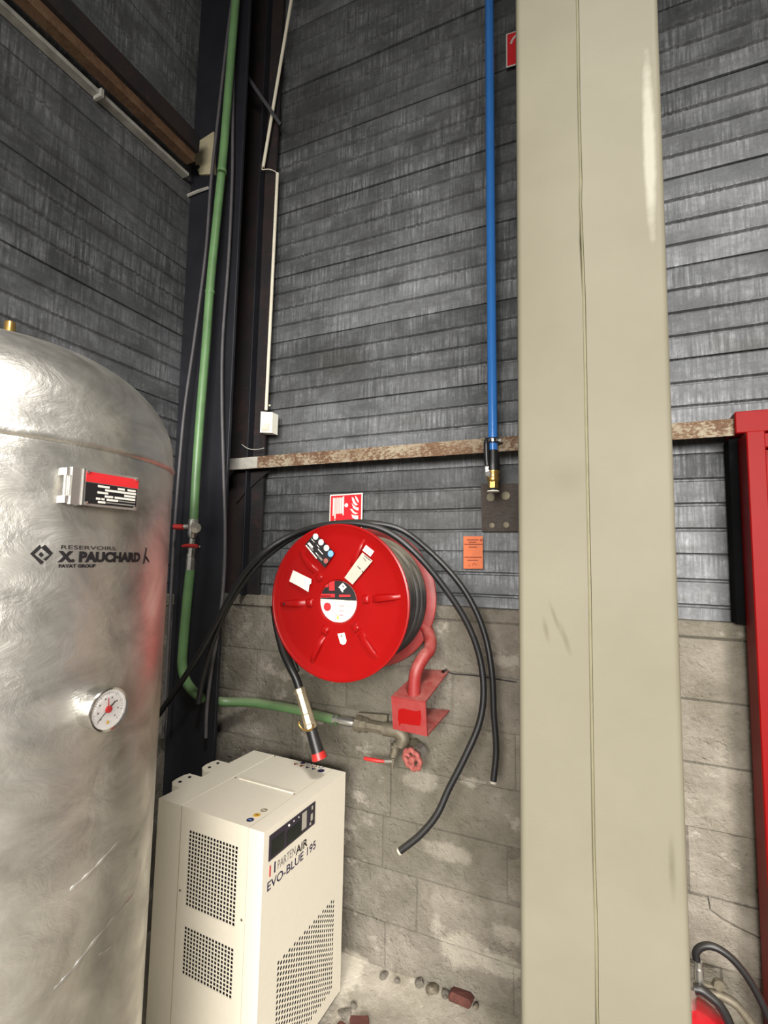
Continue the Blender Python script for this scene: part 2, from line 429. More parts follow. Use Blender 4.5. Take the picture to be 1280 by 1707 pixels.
wb = tag(MB().box((-1.9, 2.03, 0), (2.2, 2.12, 5.6)).build('wall_back', M_dark), kind='structure')
wl = tag(MB().box((-2.02, -3.0, 0), (-1.93, 2.12, 5.6)).build('wall_left', M_dark), kind='structure')
PITCH = .3468; Z0 = 2.372
def sheet_profile(h=PITCH, pitch=PITCH/4):
    """(depth out of the wall, height) from the bottom of one cladding sheet upward: four flats parted by small grooves"""
    p = [(-.008, .0), (.001, .0015)]
    for i in range(4):
        z = i*pitch
        if i: p += [(.0, z-.012), (-.0068, z-.008), (-.0068, z-.003), (.0028, z+.003), (.0025, z+.007), (.0, z+.012)]
    p += [(.0, h-.010), (-.003, h-.005), (-.008, h-.0005)]
    return p
SP = sheet_profile()
def sheet_mesh(kind, a, b):
    mb = MB(); n = len(SP); K = 60; vs = []
    for i in range(K+1):
        t = a+(b-a)*i/K
        for (d, z) in SP:
            wob = .0022*mathutils.noise.noise(Vector((t*3.1, z*5, 4.2 if kind == 'x' else 8)))
            d2 = d+wob; zw = z+(.0016*mathutils.noise.noise(Vector((t*4.7, z*9, 1.5))) if 0 < z < PITCH-.013 else 0)
            vs.append((t, -d2, zw) if kind == 'x' else (d2, t, zw))
    fs = []
    for i in range(K):
        for j in range(n-1):
            q = (i*n+j, (i+1)*n+j, (i+1)*n+j+1, i*n+j+1); fs.append(q if kind == 'x' else q[::-1])
    return mb.add(vs, fs)
shx = sheet_mesh('x', -1.9, 2.2); shy = sheet_mesh('y', -3.0, 2.0)
first = {}
for kind, par, base in (('x', wb, (0, WY, 0)), ('y', wl, (WX, 0, 0))):
    k0 = Z0 - 3*PITCH
    for i in range(13):
        z = k0 + i*PITCH
        if kind not in first:
            o = (shx if kind == 'x' else shy).build('cladding_sheet', M_clad, par, smooth=35); first[kind] = o
        else:
            o = first[kind].copy(); COL.objects.link(o)
        j = random.uniform(-.0025, .0025)
        o.location = Vector(base)+Vector((0, -abs(j) if kind == 'x' else 0, z)) if kind == 'x' else Vector(base)+Vector((abs(j), 0, z))
# ---- concrete block courses
cap_top = 1.455
mo = MB(); mo.box((-1.9, BY+.0058, 0), (.418, 2.028, cap_top-.004)); mo.build('mortar_bed', M_mortar, wb)
mo = MB(); mo.box((-1.93, -3, 0), (-1.852, 1.95, cap_top-.004)); mo.build('mortar_bed', M_mortar, wl)
def bmat(x0, x1): return M_blockp if x0 > -.1 else M_block
def block(x0, x1, z0, z1, parent, axis='x', rough=.0025, y=BY):
    mb = MB(); nx = max(2, int((x1-x0)/.05)); nz = max(2, int((z1-z0)/.05)); vs = []; sd = random.uniform(0, 50)
    off = random.uniform(-.002, .0025)
    for j in range(nz+1):
        for i in range(nx+1):
            u = x0+(x1-x0)*i/nx; v = z0+(z1-z0)*j/nz
            e = (i in (0, nx)) or (j in (0, nz))
            d = off + rough*mathutils.noise.noise(Vector((u*9+sd, v*9, sd))) + (.004 if e else 0)
            jx = .002*mathutils.noise.noise(Vector((u*20, v*20, 5))); 
            vs.append((u+jx, y+d, v+jx) if axis == 'x' else (-1.85-(d), u, v))
    fs = [(j*(nx+1)+i, j*(nx+1)+i+1, (j+1)*(nx+1)+i+1, (j+1)*(nx+1)+i) for j in range(nz) for i in range(nx)]
    ring = [i for i in range(nx+1)] + [(j)*(nx+1)+nx for j in range(1, nz+1)] + [nz*(nx+1)+i for i in range(nx-1, -1, -1)] + [j*(nx+1) for j in range(nz-1, 0, -1)]
    b = len(vs)
    for r in ring:
        p = vs[r]; vs.append((p[0], y+.03, p[2]) if axis == 'x' else (-1.88, p[1], p[2]))
    L = len(ring)
    for k in range(L): fs.append((ring[k], b+k, b+(k+1) % L, ring[(k+1) % L]))
    if axis == 'y': fs = [f[::-1] for f in fs]
    mb.add(vs, fs); return mb.build('concrete_block', bmat(x0, x1) if axis == 'x' else M_block, parent, smooth=60)
G = .0032
courses = {1.2: [-1.51, -1.03, -.55, -.07], 1.0: [-1.51, -1.035, -.56, -.08, .41][:4], .8: [-1.3, -.82, -.32, .18], .6: [-1.3, -.816, -.30, .222],
           .4: [-1.56, -.85, -.352], .2: [-1.7, -1.2, -.7, -.2, .3], .0: [-1.33, -.83, -.33, .17]}
for zb in (0.0, .2, .4, .6, .8, 1.0, 1.2):
    js = [-1.9] + [x for x in ({1.2: [-1.75, -1.27, -.79, -.3, .19]}.get(zb) or courses[zb])] + [.42]
    js = sorted(js+[-.06])
    for a, b in zip(js[:-1], js[1:]):
        if b-a < .04: continue
        if zb == .4 and a >= -.061: continue
        g1, g2 = random.uniform(.0015, .0045), random.uniform(.0012, .004); block(a+g1, b-g1, zb+g2, zb+.2-g2, wb)
for a, b in zip([-1.9, -1.35, -.82, -.28, -.06, .2], [-1.35, -.82, -.28, -.06, .2, .42]):
    mb = MB().bbox((a+.0015, BY-.004, 1.4+G), (b-.0015, 2.02, cap_top), .004); mb.build('coping_block', bmat(a, b), wb)
# the split block right of the beige column: two pieces parted by the crack
crk = [at(x, y, Y=BY) for x, y in ((1180, 1493), (1183, 1512), (1203, 1527), (1230, 1542), (1262, 1560))]
xl = -.06+G; up_z = .6-G; dz_ = up_z-crk[0].z
crk = [Vector((p.x, BY-.001, p.z+dz_)) for p in crk]; crk[-1].x = .417
V = lambda x, z: Vector((x, BY-.001, z))
gap = Vector((.0022, 0, .0024))
MB().prism([c+gap for c in crk[:-1]]+[crk[-1]+Vector((0, 0, .002)), V(.417, up_z)], (0, .03, 0)).build('concrete_block', M_blockp, wb)
MB().prism([V(xl, .4+G), V(.417, .4+G)]+[c-gap for c in crk[::-1]]+[V(xl, up_z)], (0, .03, 0)).build('concrete_block', M_blockp, wb)
# open black joint right of the reel bracket
cr = [at(x, y, Y=BY) for x, y in ((742, 1113), (752, 1122), (770, 1124), (800, 1127), (830, 1132), (862, 1137))]
cr = [Vector((p.x, BY-.0045, p.z)) for p in cr]
MB().tube(crom(cr, 3), [.0008]+[.0024]*(len(crom(cr, 3))-2)+[.0012], 6).build('open_joint', M_dark, wb)
for i, y0 in enumerate([-3+.5*k for k in range(10)]):
    for zb in (0, .2, .4, .6, .8, 1.0, 1.2):
        s = (.25 if int(zb*5+.5) % 2 else 0)
        a = y0+s; b = min(a+.5, 1.94)
        if a < 1.9: block(a+G, b-G, zb+G, zb+.2-G, wl, 'y')
MB().bbox((-1.9, -3, 1.4+G), (-1.848, 1.94, cap_top), .004).build('coping_block', M_block, wl)

# ================================================================== STEEL FRAME
# corner H column
cx0, cx1 = -1.895, at(379, 800, Y=1.76).x
t = thing('steel_column', 'black painted steel H column standing in the corner behind the green pipe', 'column', (-1.76, 1.88, 0))
MB().bbox((cx0, 1.755, 0), (cx1, 1.772, 5.6), .002).build('flange', M_navy, t)
xb = at(450, 600, Y=1.965).x
MB().bbox((cx0, 1.948, cap_top), (xb, 1.966, 5.6), .002).build('flange', M_rustflange, t)
MB().box((-1.80, 1.772, 0), (-1.788, 1.948, 5.6)).build('web', M_black, t)
xe = at(427, 550, Y=1.93).x
MB().bbox((xe-.006, 1.905, cap_top), (xe, 1.948, 5.6), .001).build('edge_strip', M_navy, t)
MB().prism([(cx1-.05, 1.80, 2.10), (xb-.03, 1.80, 2.10), (xb-.06, 1.80, 1.98), (cx1-.05, 1.80, 1.86)][:4], (0, .012, 0))
# rusty horizontal rail on the back wall
xr0 = at(381, 787, Y=1.87).x
def rail(name, lab, x0, x1, mat):
    t = thing(name, lab, 'rail', ((x0+x1)/2, 1.9, 2.05))
    zt, zb_ = 2.108, 2.052
    mb = MB(); K = 40; prof = [(1.872, zb_), (1.872, zt), (1.99, zt), (1.99, zt-.007), (1.879, zt-.007), (1.879, zb_)]
    vs = []
    for i in range(K+1):
        x = x0+(x1-x0)*i/K
        for (y, z) in prof: vs.append((x, y, z+.001*mathutils.noise.noise(Vector((x*9, z*30, 2)))))
    n = len(prof); fs = [(i*n+j, (i+1)*n+j, (i+1)*n+(j+1) % n, i*n+(j+1) % n) for i in range(K) for j in range(n)]
    fs = [f[::-1] for f in fs]
    fs += [tuple(range(n)), tuple(K*n+j for j in range(n))[::-1]]
    mb.add(vs, fs).build('angle_bar', mat, t)
    return t
t = rail('steel_rail', 'rusty flaking steel angle rail running along the back cladding above the hose reel', xr0, at(1224, 725, Y=1.872).x, M_rust)
xm = at(428, 785, Y=1.87).x
MB().box((xr0-.002, 1.8705, 2.053), (xm, 1.8719, 2.107)).build('splice_plate', M_dust, t)
MB().prism([(xr0-.0, 1.945, 2.05), (xm+.02, 1.945, 2.05), (xr0+.05, 1.945, 1.95), (xr0, 1.945, 1.9)], (0, -.008, 0)).build('bracket', M_rustflange, t)
xq = at(1224, 725, Y=1.872).x
t = thing('steel_rail', 'short red painted end of the back wall rail above the red door post', 'rail', (xq, 1.87, 2.05))
MB().bbox((xq, 1.855, 2.055), (1.3, 1.99, 2.125), .003).build('angle_bar', M_redpost, t)
# red door post and dark opening beyond it
t = tag(thing('door_1', None, None, (.42, 1.8, 0)), kind='structure')
MB().bbox((.394, 1.79, 0), (.441, 1.90, 2.045), .003).build('post', M_redpost, t)
MB().bbox((.441, 1.83, 2.0), (1.25, 1.90, 2.045), .003).build('header', M_redpost, t)
MB().bbox((1.25, 1.79, 0), (1.297, 1.90, 2.045), .003).build('post', M_redpost, t)
MB().bbox((.443, 1.855, .01), (1.248, 1.89, 1.998), .002).build('door_leaf', M_redpost, t)
t = thing('post_shade_strip', 'black strip standing in for shade beside the red door post, on the block wall coping', 'post', (.38, 1.95, cap_top))
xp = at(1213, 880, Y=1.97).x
MB().bbox((xp, 1.905, cap_top+.001), (.425, 1.975, 2.05), .002).build('flange', M_matblack, t)  # black strip added where the red door post shades the cladding
# left wall beam, seen from below
t = thing('steel_beam', 'brown steel beam high along the left wall with a dusty lower flange', 'beam', (-1.85, .5, 3.5))
ye = at(303, 300, X=-1.9).y; ye2 = at(322, 268, X=-1.79).y
MB().bbox((-1.895, -3, 3.508), (-1.852, ye, 3.525), .002).build('lower_flange', M_dust, t)
MB().box((-1.852, -3, 3.56), (-1.832, ye, 3.60)).build('recess_web', M_rustflange, t)
MB().bbox((-1.832, -3, 3.530), (-1.778, ye2, 3.60), .003).build('lower_web', M_rust2, t)
MB().bbox((-1.778, -3, 3.570), (-1.752, ye2, 3.66), .003).build('lip', M_rustflange, t)
MB().bbox((-1.888, 1.22, 3.494), (-1.84, 1.235, 3.53), .002).build('clip', M_dust, t)
g = [at(x, y, Y=1.745) for x, y in ((322, 262), (330, 236), (356, 219), (358, 290), (332, 291))]
t = thing('gusset_plate', 'khaki gusset plate joining the left beam to the black corner column', 'plate', g[0])
mb = MB().prism(g, (0, .01, 0)).build('plate', M_gusset, t)
MB().lathe([(.009, 0), (.009, .008)], at(331, 279, Y=1.745), (0, -1, 0), 6).build('bolt', M_dark, t)
t = thing('strap_bracket', 'small grey steel strap bracket below the left beam end beside the green pipe', 'bracket', at(315, 325, Y=1.72))
MB().tube([at(309, 328, Y=1.745), at(330, 319, Y=1.745), at(348, 313, Y=1.745)], [.008, .008, .007], 6).build('strap', M_dust, t)
t = thing('brace_bar', 'dark diagonal brace bar crossing the black column near the top of the picture', 'brace', at(430, 150, Y=1.8))
a, b = at(392, 98, Y=1.75), at(468, 208, Y=1.93)
MB().tube([a, b], .011, 4).build('angle_bar', M_navy, t)

# ================================================================== BEIGE BOX COLUMN
t = thing('steel_column', 'beige painted box section steel column with a welded seam up its front', 'column', (-.03, 1.45, 0))
xL, xR, yF, yB = -.2055, .1465, 1.3, 1.6
seam = [(.0, -.036), (.6, -.0365), (1.0, -.0375), (1.35, -.0375), (1.7, -.0378), (2.1, -.0385), (2.4, -.0388), (2.52, -.0402), (2.56, -.0420), (2.62, -.0408), (3.0, -.0415), (3.4, -.042), (5.6, -.046)]
def half(side, seamx, name):
    mb = MB(); n = 8; vs = []; zs = [0, .4, .57, .66, .8, 1.0, 1.3, 1.6, 2.0, 2.3, 2.46, 2.52, 2.56, 2.62, 2.8, 3.1, 5.6]
    def sx(z):
        for (a, xa), (b, xb_) in zip(seam[:-1], seam[1:]):
            if z <= b: return xa+(xb_-xa)*(z-a)/(b-a)
    R_ = .016; rings = []
    for z in zs:
        s_ = sx(z) + .0012*sin(z*17) ; jog = (.0025 if z in (.57, 2.46) else 0)
        r = []
        if side < 0:
            r += [(s_-.0020-jog, yF+.006), (s_-.0045-jog, yF)]
            for k in range(n+1):
                an = pi/2*k/n; r.append((xL+R_-R_*sin(an), yF+R_-R_*cos(an)))
            r += [(xL, yB), (s_, yB)]
        else:
            r += [(s_+.0018, yF+.006), (s_+.0035, yF-.0022), (s_+.008, yF-.0018), (s_+.013, yF-.0002)]
            for k in range(n+1):
                an = pi/2*k/n; r.append((xR-R_+R_*sin(an), yF+R_-R_*cos(an)))
            r += [(xR, yB), (s_, yB)]
        rings.append(r)
    m = len(rings[0]); vs = [(x, y, z) for r, z in zip(rings, zs) for (x, y) in r]; fs = []
    for i in range(len(zs)-1):
        for j in range(m):
            q = (i*m+j, i*m+(j+1) % m, (i+1)*m+(j+1) % m, (i+1)*m+j); fs.append(q if side > 0 else q[::-1])
    fs += [tuple(range(m))[::side], tuple((len(zs)-1)*m+j for j in range(m))[::-side]] if False else []
    return mb.add(vs, fs).build(name, M_col, t, smooth=40)
half(-1, None, 'channel'); half(1, None, 'channel')
MB().tube([(sx_+.0002, yF+.0058, z) for z, sx_ in seam], .0042, 8).build('weld_seam', M_seam, t)

# ================================================================== GALVANISED TANK
TC = Vector((-1.195, .628, 0)); TR = .35
t = thing('air_tank', 'tall galvanised compressed air tank with domed top at the left edge', 'tank', (TC.x, TC.y, 0))
WZ = 1.838; AP = 2.09
prof = [(.0, .18), (.12, .185), (.22, .21), (.29, .25), (.335, .31), (TR, .38), (TR, .7), (TR, 1.2), (TR, 1.6), (TR, WZ-.012)]
prof += [(TR-.002, WZ-.006), (TR+.0015, WZ-.003), (TR+.003, WZ+.002), (TR+.0012, WZ+.008), (TR-.0015, WZ+.013)]
for k in range(1, 25):
    a = k/24*pi/2; r = TR*cos(a)**.85 if k < 24 else 0; prof.append((r-.0015 if k < 24 else 0, WZ+.02+(AP-WZ-.02)*sin(a)))
MB().lathe(prof, TC, n=128).build('tank_shell', M_galv, t, smooth=60)
for k in range(3):
    a = radians(90+120*k); p = TC+Vector((cos(a)*.27, sin(a)*.27, 0))
    MB().box((p.x-.03, p.y-.03, .012), (p.x+.03, p.y+.03, .26)).box((p.x-.06, p.y-.06, .004), (p.x+.06, p.y+.06, .014)).build('leg', M_galv, t)
def oncyl(px, py, R_=TR):
    d = Fv + (px-640)/FPX*Rv - (py-853.5)/FPX*Uv
    A = d.x**2+d.y**2; B = -2*(d.x*TC.x+d.y*TC.y); Cc = TC.x**2+TC.y**2-R_*R_
    D = max(0, B*B-4*A*Cc); tt = (-B-sqrt(D))/(2*A); return CAM+tt*d
def cyl_uv(p): return math.atan2(p.y-TC.y, p.x-TC.x)*TR, p.z
def cyl_pt(u, z, off=.0006):
    a = u/TR; return Vector((TC.x+(TR+off)*cos(a), TC.y+(TR+off)*sin(a), z))
for run in ([(246, 1458), (215, 1500), (165, 1560), (120, 1618), (85, 1655)], [(228, 1370), (190, 1412), (150, 1455), (112, 1488)], [(190, 1572), (160, 1595)]):
    ctl = crom([cyl_pt(*cyl_uv(oncyl(x, y)), -.0030) for x, y in run], 5)
    MB().tube(ctl, [.0015]+[.0046+.001*sin(i*2.1) for i in range(len(ctl)-2)]+[.0015], 8).build('zinc_run', M_galv, t, smooth=60)
# safety valve on the crown
vp = at(15, 575, X=TC.x); sv = at(14, 572, X=TC.x); vb = Vector((TC.x, sv.y, AP-.02))
hv = at(20, 536, X=TC.x).z - AP
v = MB().lathe([(.019, 0), (.019, .022), (.016, .026)], vb, n=20).build('socket', M_galv, t, smooth=30)
MB().lathe([(.0135, .026), (.0135, .03), (.0115, .031), (.0115, .036)], vb, n=6).lathe([(.011, .036), (.0105, .042), (.0105, .075), (.009, .078), (.0, .079)], vb, n=20).build('safety_valve', M_brass, t, smooth=30)
# nameplate on its bracket
q = {k: oncyl(*v) for k, v in dict(tl=(141, 779), tr=(232, 796), bl=(136, 848), br=(227, 854)).items()}
ul, zt_ = cyl_uv(q['tl']); ur, zt2 = cyl_uv(q['tr']); _, zb1 = cyl_uv(q['bl'])
pc = (q['tl']+q['br'])/2
nd = Vector((pc.x-TC.x, pc.y-TC.y, 0)).normalized(); nd = (nd*1.0+Vector((0.18, -.1, 0))).normalized()
uu = Vector((0, 0, 1)).cross(nd).normalized()
# plate plane a little proud of the shell: find its corners along the view rays
po = pc + nd*.028
def onpl(px, py, o=po, n=nd):
    d = Fv + (px-640)/FPX*Rv - (py-853.5)/FPX*Uv; return CAM + d*((o-CAM).dot(n)/d.dot(n))
c_tl, c_br = onpl(141, 779), onpl(229, 853)
W_ = abs((c_br-c_tl).dot(uu)); H_ = abs((c_br-c_tl).z)-.004; Pc = (c_tl+c_br)/2
def pf(u, v, d=0): return Pc + uu*u + Vector((0, 0, v)) + nd*d
def pbox(mb, u0, v0, u1, v1, d0, d1, mi=0):
    Mx = Matrix(((uu.x, nd.x, 0, Pc.x), (uu.y, nd.y, 0, Pc.y), (0, 0, 1, Pc.z), (0, 0, 0, 1)))
    return mb.box((u0, d0, v0), (u1, d1, v1), mi, Mx)
npb = MB(); pbox(npb, -W_/2, -H_/2, W_/2, H_/2, -.003, 0); pbox(npb, -W_/2, -H_/2, -W_/2+.003, H_/2, -.03, 0)
pbox(npb, W_/2-.003, -H_/2, W_/2, H_/2, -.03, 0)
np_ = npb.build('nameplate', M_alu, t)
mb = MB(); pbox(mb, -W_/2+.004, H_/2-.022, W_/2-.002, H_/2-.004, 0, .0006); mb.build('red_band', M_rprint, np_)
mb = MB(); pbox(mb, -W_/2+.004, -H_/2+.004, W_/2-.004, H_/2-.023, 0, .0006); mb.build('black_field', M_blk, np_)
mb = MB(); hh = (H_-.030)/6
rows = [((.22, .44), (.6, .74), (.8, .97)), ((.36, .98),), ((.22, .42), (.74, .97)), ((.36, .52), (.55, .97)), ((.2, .28), (.3, .36), (.4, .62)), ((.24, .38),)]
for i, r in enumerate(rows):
    z1 = H_/2-.025-i*hh
    for a, b in r: mb = MB(); pbox(mb, -W_/2+.004+a*(W_-.008), z1-hh+.0014, -W_/2+.004+b*(W_-.008), z1-.0004, .0006, .001); mb.build('stamped_field', M_wprint, np_)
mb = MB()
for i, (a, b) in enumerate(((.62, .97), (.4, .97))):
    z1 = H_/2-.025-(4+i)*hh; pbox(mb, -W_/2+.004+a*(W_-.008), z1-hh+.0025, -W_/2+.004+b*(W_-.008), z1-.001, .0006, .001)
mb.build('blank_fields', M_gryp, np_)
for su in (-1, 1):
    for sv_ in (-1, 1): MB().sphere(pf(su*(W_/2-.007), sv_*(H_/2-.005), .001), .0028, 8).build('rivet', M_chrome, np_)
e0, e1 = -W_/2-.026, -W_/2+.001
mb = MB(); pbox(mb, e0+.008, -H_/2, e1, H_/2, -.012, -.003)
pbox(mb, e0, H_/2-.014, e0+.010, H_/2-.002, -.03, -.006); pbox(mb, e0, -H_/2+.002, e0+.010, -H_/2+.014, -.03, -.006)
mb.build('bracket', M_alu, t)
MB().tube([pf(e0+.003, -H_/2+.012, -.012), pf(e0+.003, H_/2-.012, -.012)], .0035, 8).build('bracket_rod', M_weld, t)
# printed lettering wrapped on the shell
def tankfn(px, py, rot=0):
    u0, z0 = cyl_uv(oncyl(px, py)); return lambda x, y: cyl_pt(u0+x, z0+y)
ua, za = cyl_uv(oncyl(99, 935.8)); ub, _ = cyl_uv(oncyl(233, 935)); _, zc = cyl_uv(oncyl(99, 919.5))
def fit(body, width, **k):
    w_ = text_width(body, 1, **k); return w_
hcap = zc-za; size = (hcap)/.70
w0 = text_width('X. PAUCHARD', size, bold=.0015)
put_text('lettering', 'X. PAUCHARD', size, M_blk, t, tankfn(99, 935.8), bold=.0015, sx=(ub-ua)/w0)
u1, z1 = cyl_uv(oncyl(100, 915)); u2, _ = cyl_uv(oncyl(192, 915)); _, z3 = cyl_uv(oncyl(100, 908.5)); s2 = (z3-z1)/.7
put_text('lettering', 'RESERVOIRS', s2, M_blk, t, tankfn(100, 915), sx=(u2-u1)/text_width('RESERVOIRS', s2))
u1, z1 = cyl_uv(oncyl(97, 946)); u2, _ = cyl_uv(oncyl(159, 946)); _, z3 = cyl_uv(oncyl(97, 940.8)); s2 = (z3-z1)/.7
put_text('lettering', 'FAYAT GROUP', s2, M_blk, t, tankfn(97, 946), bold=.0004, sx=(u2-u1)/text_width('FAYAT GROUP', s2, bold=.0004))
def cylpoly(name, polys, mat, off=.0006):
    mb = MB()
    for poly in polys: mb.flat([cyl_pt(*cyl_uv(oncyl(x, y)), off) for x, y in poly])
    return mb.build(name, mat, t)
cylpoly('emblem', [[(50, 923), (66, 908), (69, 913), (57, 924)], [(50, 923), (57, 924), (73, 937), (68, 941)], [(68, 913), (75, 908), (88, 922), (82, 925)], [(82, 925), (88, 922), (76, 935), (72, 932)], [(64, 924), (68.5, 920), (73, 925), (68, 929)]], M_blk)
cylpoly('arrow_mark', [[(238, 940), (243, 912), (244.5, 914), (242, 930), (240, 940)], [(242, 930), (243, 926), (248, 934), (249, 939)]], M_blk)
# pressure gauge
gc = onpl(179, 1182, o=oncyl(150, 1182)+Vector((.03, -.04, 0)), n=Vector((.62, -.78, 0)).normalized())
gm = oncyl(158, 1182); gn = Vector((gm.x-TC.x, gm.y-TC.y, .0)).normalized(); gc = gm + gn*.046; gc = gc + (at(179, 1182, Y=gc.y)-gc)*1.0
ctr = oncyl(150, 1178); 
gd = (gn)
t2 = thing('pressure_gauge', 'round white dial pressure gauge in a chrome case on the galvanised tank', 'gauge', ctr)
GR = .0365; gf = gc
MB().lathe([(GR*.97, -.038), (GR*.99, -.034), (GR*.98, -.004), (GR*1.04, -.003), (GR*1.06, .002), (GR*1.02, .006), (GR*.93, .005), (GR*.93, .001), (0, .001)], gf, gd, 48).build('gauge_case', M_chrome, t2, smooth=30)
MB().lathe([(.009, -.08), (.009, -.055), (.014, -.055), (.014, -.038)], gf, gd, 12).build('stem', M_chrome, t2, smooth=30)
dial = MB().lathe([(GR*.93, .0012), (0, .0013)], gf, gd, 40).build('dial', M_gauge, t2)
gu, gv, _ = frame(gd)
def gp(a, r, d=.0018): return gf + gu*(r*sin(a)) + gv*(r*cos(a)) + gd*d
def bar(mb, a0, r0, a1, r1, w_, d=.0022):
    p, q_ = gp(a0, r0, d), gp(a1, r1, d); s_ = (q_-p).cross(gd).normalized()*w_/2
    mb.flat([p-s_, p+s_, q_+s_, q_-s_] if (s_.cross(q_-p)).dot(gd) > 0 else [p-s_, q_-s_, q_+s_, p+s_]); return mb
mb = MB()
for k in range(33):
    a = radians(-135+270*k/32); bar(mb, a, GR*(.74 if k % 4 else .68), a, GR*.82, .0006 if k % 4 else .001)
for k in range(8):
    a = radians(-135+270*k/7); bar(mb, a, GR*.5, a, GR*.58, .003)
mb.build('dial_marks', M_gryp, dial)
mb = MB(); bar(mb, radians(50), GR*.48, radians(-130), 0, .0028, .003); bar(mb, 0, 0, radians(-130), GR*.72, .0016, .003); mb.build('needle', M_blk, dial)
mb = MB(); bar(mb, 0, 0, radians(-2), GR*.52, .0018, .0026); mb.lathe([(.0062, .0024), (.0062, .005), (0, .0055)], gf, gd, 12); mb.build('red_pointer', M_rprint, dial)
mb = MB(); 
mb.lathe([(.0030, .0018), (0, .0019)], gp(radians(178), GR*.62, 0), gd, 12); mb.build('yellow_mark', M_yel, dial)
MB().lathe([(GR*.93, .0065), (0, .0072)], gf, gd, 40).build('glass', M_glass, t2)

# ================================================================== AIR DRYER CABINET
DA = Vector((-1.422, 1.341, 0)); DB = Vector((-.963, 1.313, 0)); 
rot = math.atan2(DB.y-DA.y, DB.x-DA.x)
DW = .456; DD = .487; DH = .807
rr = -.035
t = thing('air_dryer', 'ivory air dryer cabinet with square and round hole vents beside the tank', 'air dryer', (DB.x-DW, DB.y, 0))
t.rotation_euler = (0, 0, 0)
def D(x, y, z): return Vector((DB.x-DW+x, DB.y+y, z))
skew = -.045
def Dm(v):   # cabinet turned slightly about its front right corner
    a = rr; x = v.x-DB.x; y = v.y-DB.y; return Vector((DB.x+x*cos(a)-y*sin(a), DB.y+x*sin(a)+y*cos(a), v.z))
class DMB(MB):
    def build(s, *a, **k): s.v = [Dm(Vector(p)) for p in s.v]; return MB.build(s, *a, **k)
x0, x1, y0, y1 = DB.x-DW, DB.x, DB.y, DB.y+DD
# side skin with two rectangular openings (facing the camera), front skin with one opening
def panel_with_holes(a0, a1, b0, b1, holes, P, th):
    """rectangular sheet in coordinates (a,b) with rectangular holes; P(a,b,d) gives the point"""
    mb = MB(); As = sorted({a0, a1, *[h[0] for h in holes], *[h[1] for h in holes]}); Bs = sorted({b0, b1, *[h[2] for h in holes], *[h[3] for h in holes]})
    for i in range(len(As)-1):
        for j in range(len(Bs)-1):
            ca = (As[i]+As[i+1])/2; cb = (Bs[j]+Bs[j+1])/2
            if any(h[0] < ca < h[1] and h[2] < cb < h[3] for h in holes): continue
            mb.add([P(As[i], Bs[j], 0), P(As[i+1], Bs[j], 0), P(As[i+1], Bs[j+1], 0), P(As[i], Bs[j+1], 0)], [(0, 1, 2, 3)])
    return mb
def to_d(mb): d = DMB(); d.v = mb.v; d.f = mb.f; d.m = mb.m; return d
G1 = (-1.270, -1.061, .508, .742); G2 = (-1.270, -1.061, .303, .447)
PS = lambda a, b, d: Vector((a, y0+d, b))
mb = panel_with_holes(x0, x1, .02, DH, [G1, G2], PS, 0); body = to_d(mb)
FV = (1.402, 1.742, .06, .385)
PF = lambda a, b, d: Vector((x1-d, a, b))
mb = panel_with_holes(y0, y1, .02, DH, [FV], PF, 0); k = len(body.v)
body.add(mb.v, mb.f)
body.add([(x0, y0, DH), (x1, y0, DH), (x1, y1, DH), (x0, y1, DH)], [(0, 1, 2, 3)])
body.add([(x0, y0, .02), (x0, y1, .02), (x0, y1, DH), (x0, y0, DH)], [(0, 1, 2, 3)])
body.add([(x0, y1, .02), (x1, y1, .02), (x1, y1, DH), (x0, y1, DH)], [(0, 1, 2, 3)])
body.build('cabinet_body', M_case, t)
DMB().box((x0+.02, y0+.02, .02), (x1-.02, y1-.02, DH-.03)).build('inner_liner', M_dark, t)
for a in ((x0+.01, y0+.01), (x1-.06, y0+.01), (x0+.01, y1-.06), (x1-.06, y1-.06)): DMB().box((a[0], a[1], .002), (a[0]+.05, a[1]+.05, .02)).build('foot', M_dark, t)
def grille(rect, nx, nz):
    mb = DMB(); a0, a1, b0, b1 = rect; pa = (a1-a0)/nx; pb = (b1-b0)/nz; wv = pa*.34; wh = pb*.30
    for i in range(nx+1):
        c = a0+i*pa; l = max(a0, c-wv/2); r = min(a1, c+wv/2)
        mb.add([(l, y0+.0002, b0), (r, y0+.0002, b0), (r, y0+.0002, b1), (l, y0+.0002, b1), (l, y0+.0009, b0), (r, y0+.0009, b0), (r, y0+.0009, b1), (l, y0+.0009, b1)], [(0, 1, 2, 3), (1, 5, 6, 2), (0, 3, 7, 4)])
    for j in range(nz+1):
        c = b0+j*pb; l = max(b0, c-wh/2); r = min(b1, c+wh/2)
        mb.add([(a0, y0+.0003, l), (a1, y0+.0003, l), (a1, y0+.0003, r), (a0, y0+.0003, r), (a0, y0+.0009, l), (a1, y0+.0009, l), (a1, y0+.0009, r), (a0, y0+.0009, r)], [(0, 1, 2, 3), (3, 2, 6, 7), (0, 4, 5, 1)])
    return tag(mb.build('square_hole_grille', M_case, t), kind='stuff')
grille(G1, 16, 19); grille(G2, 16, 12)
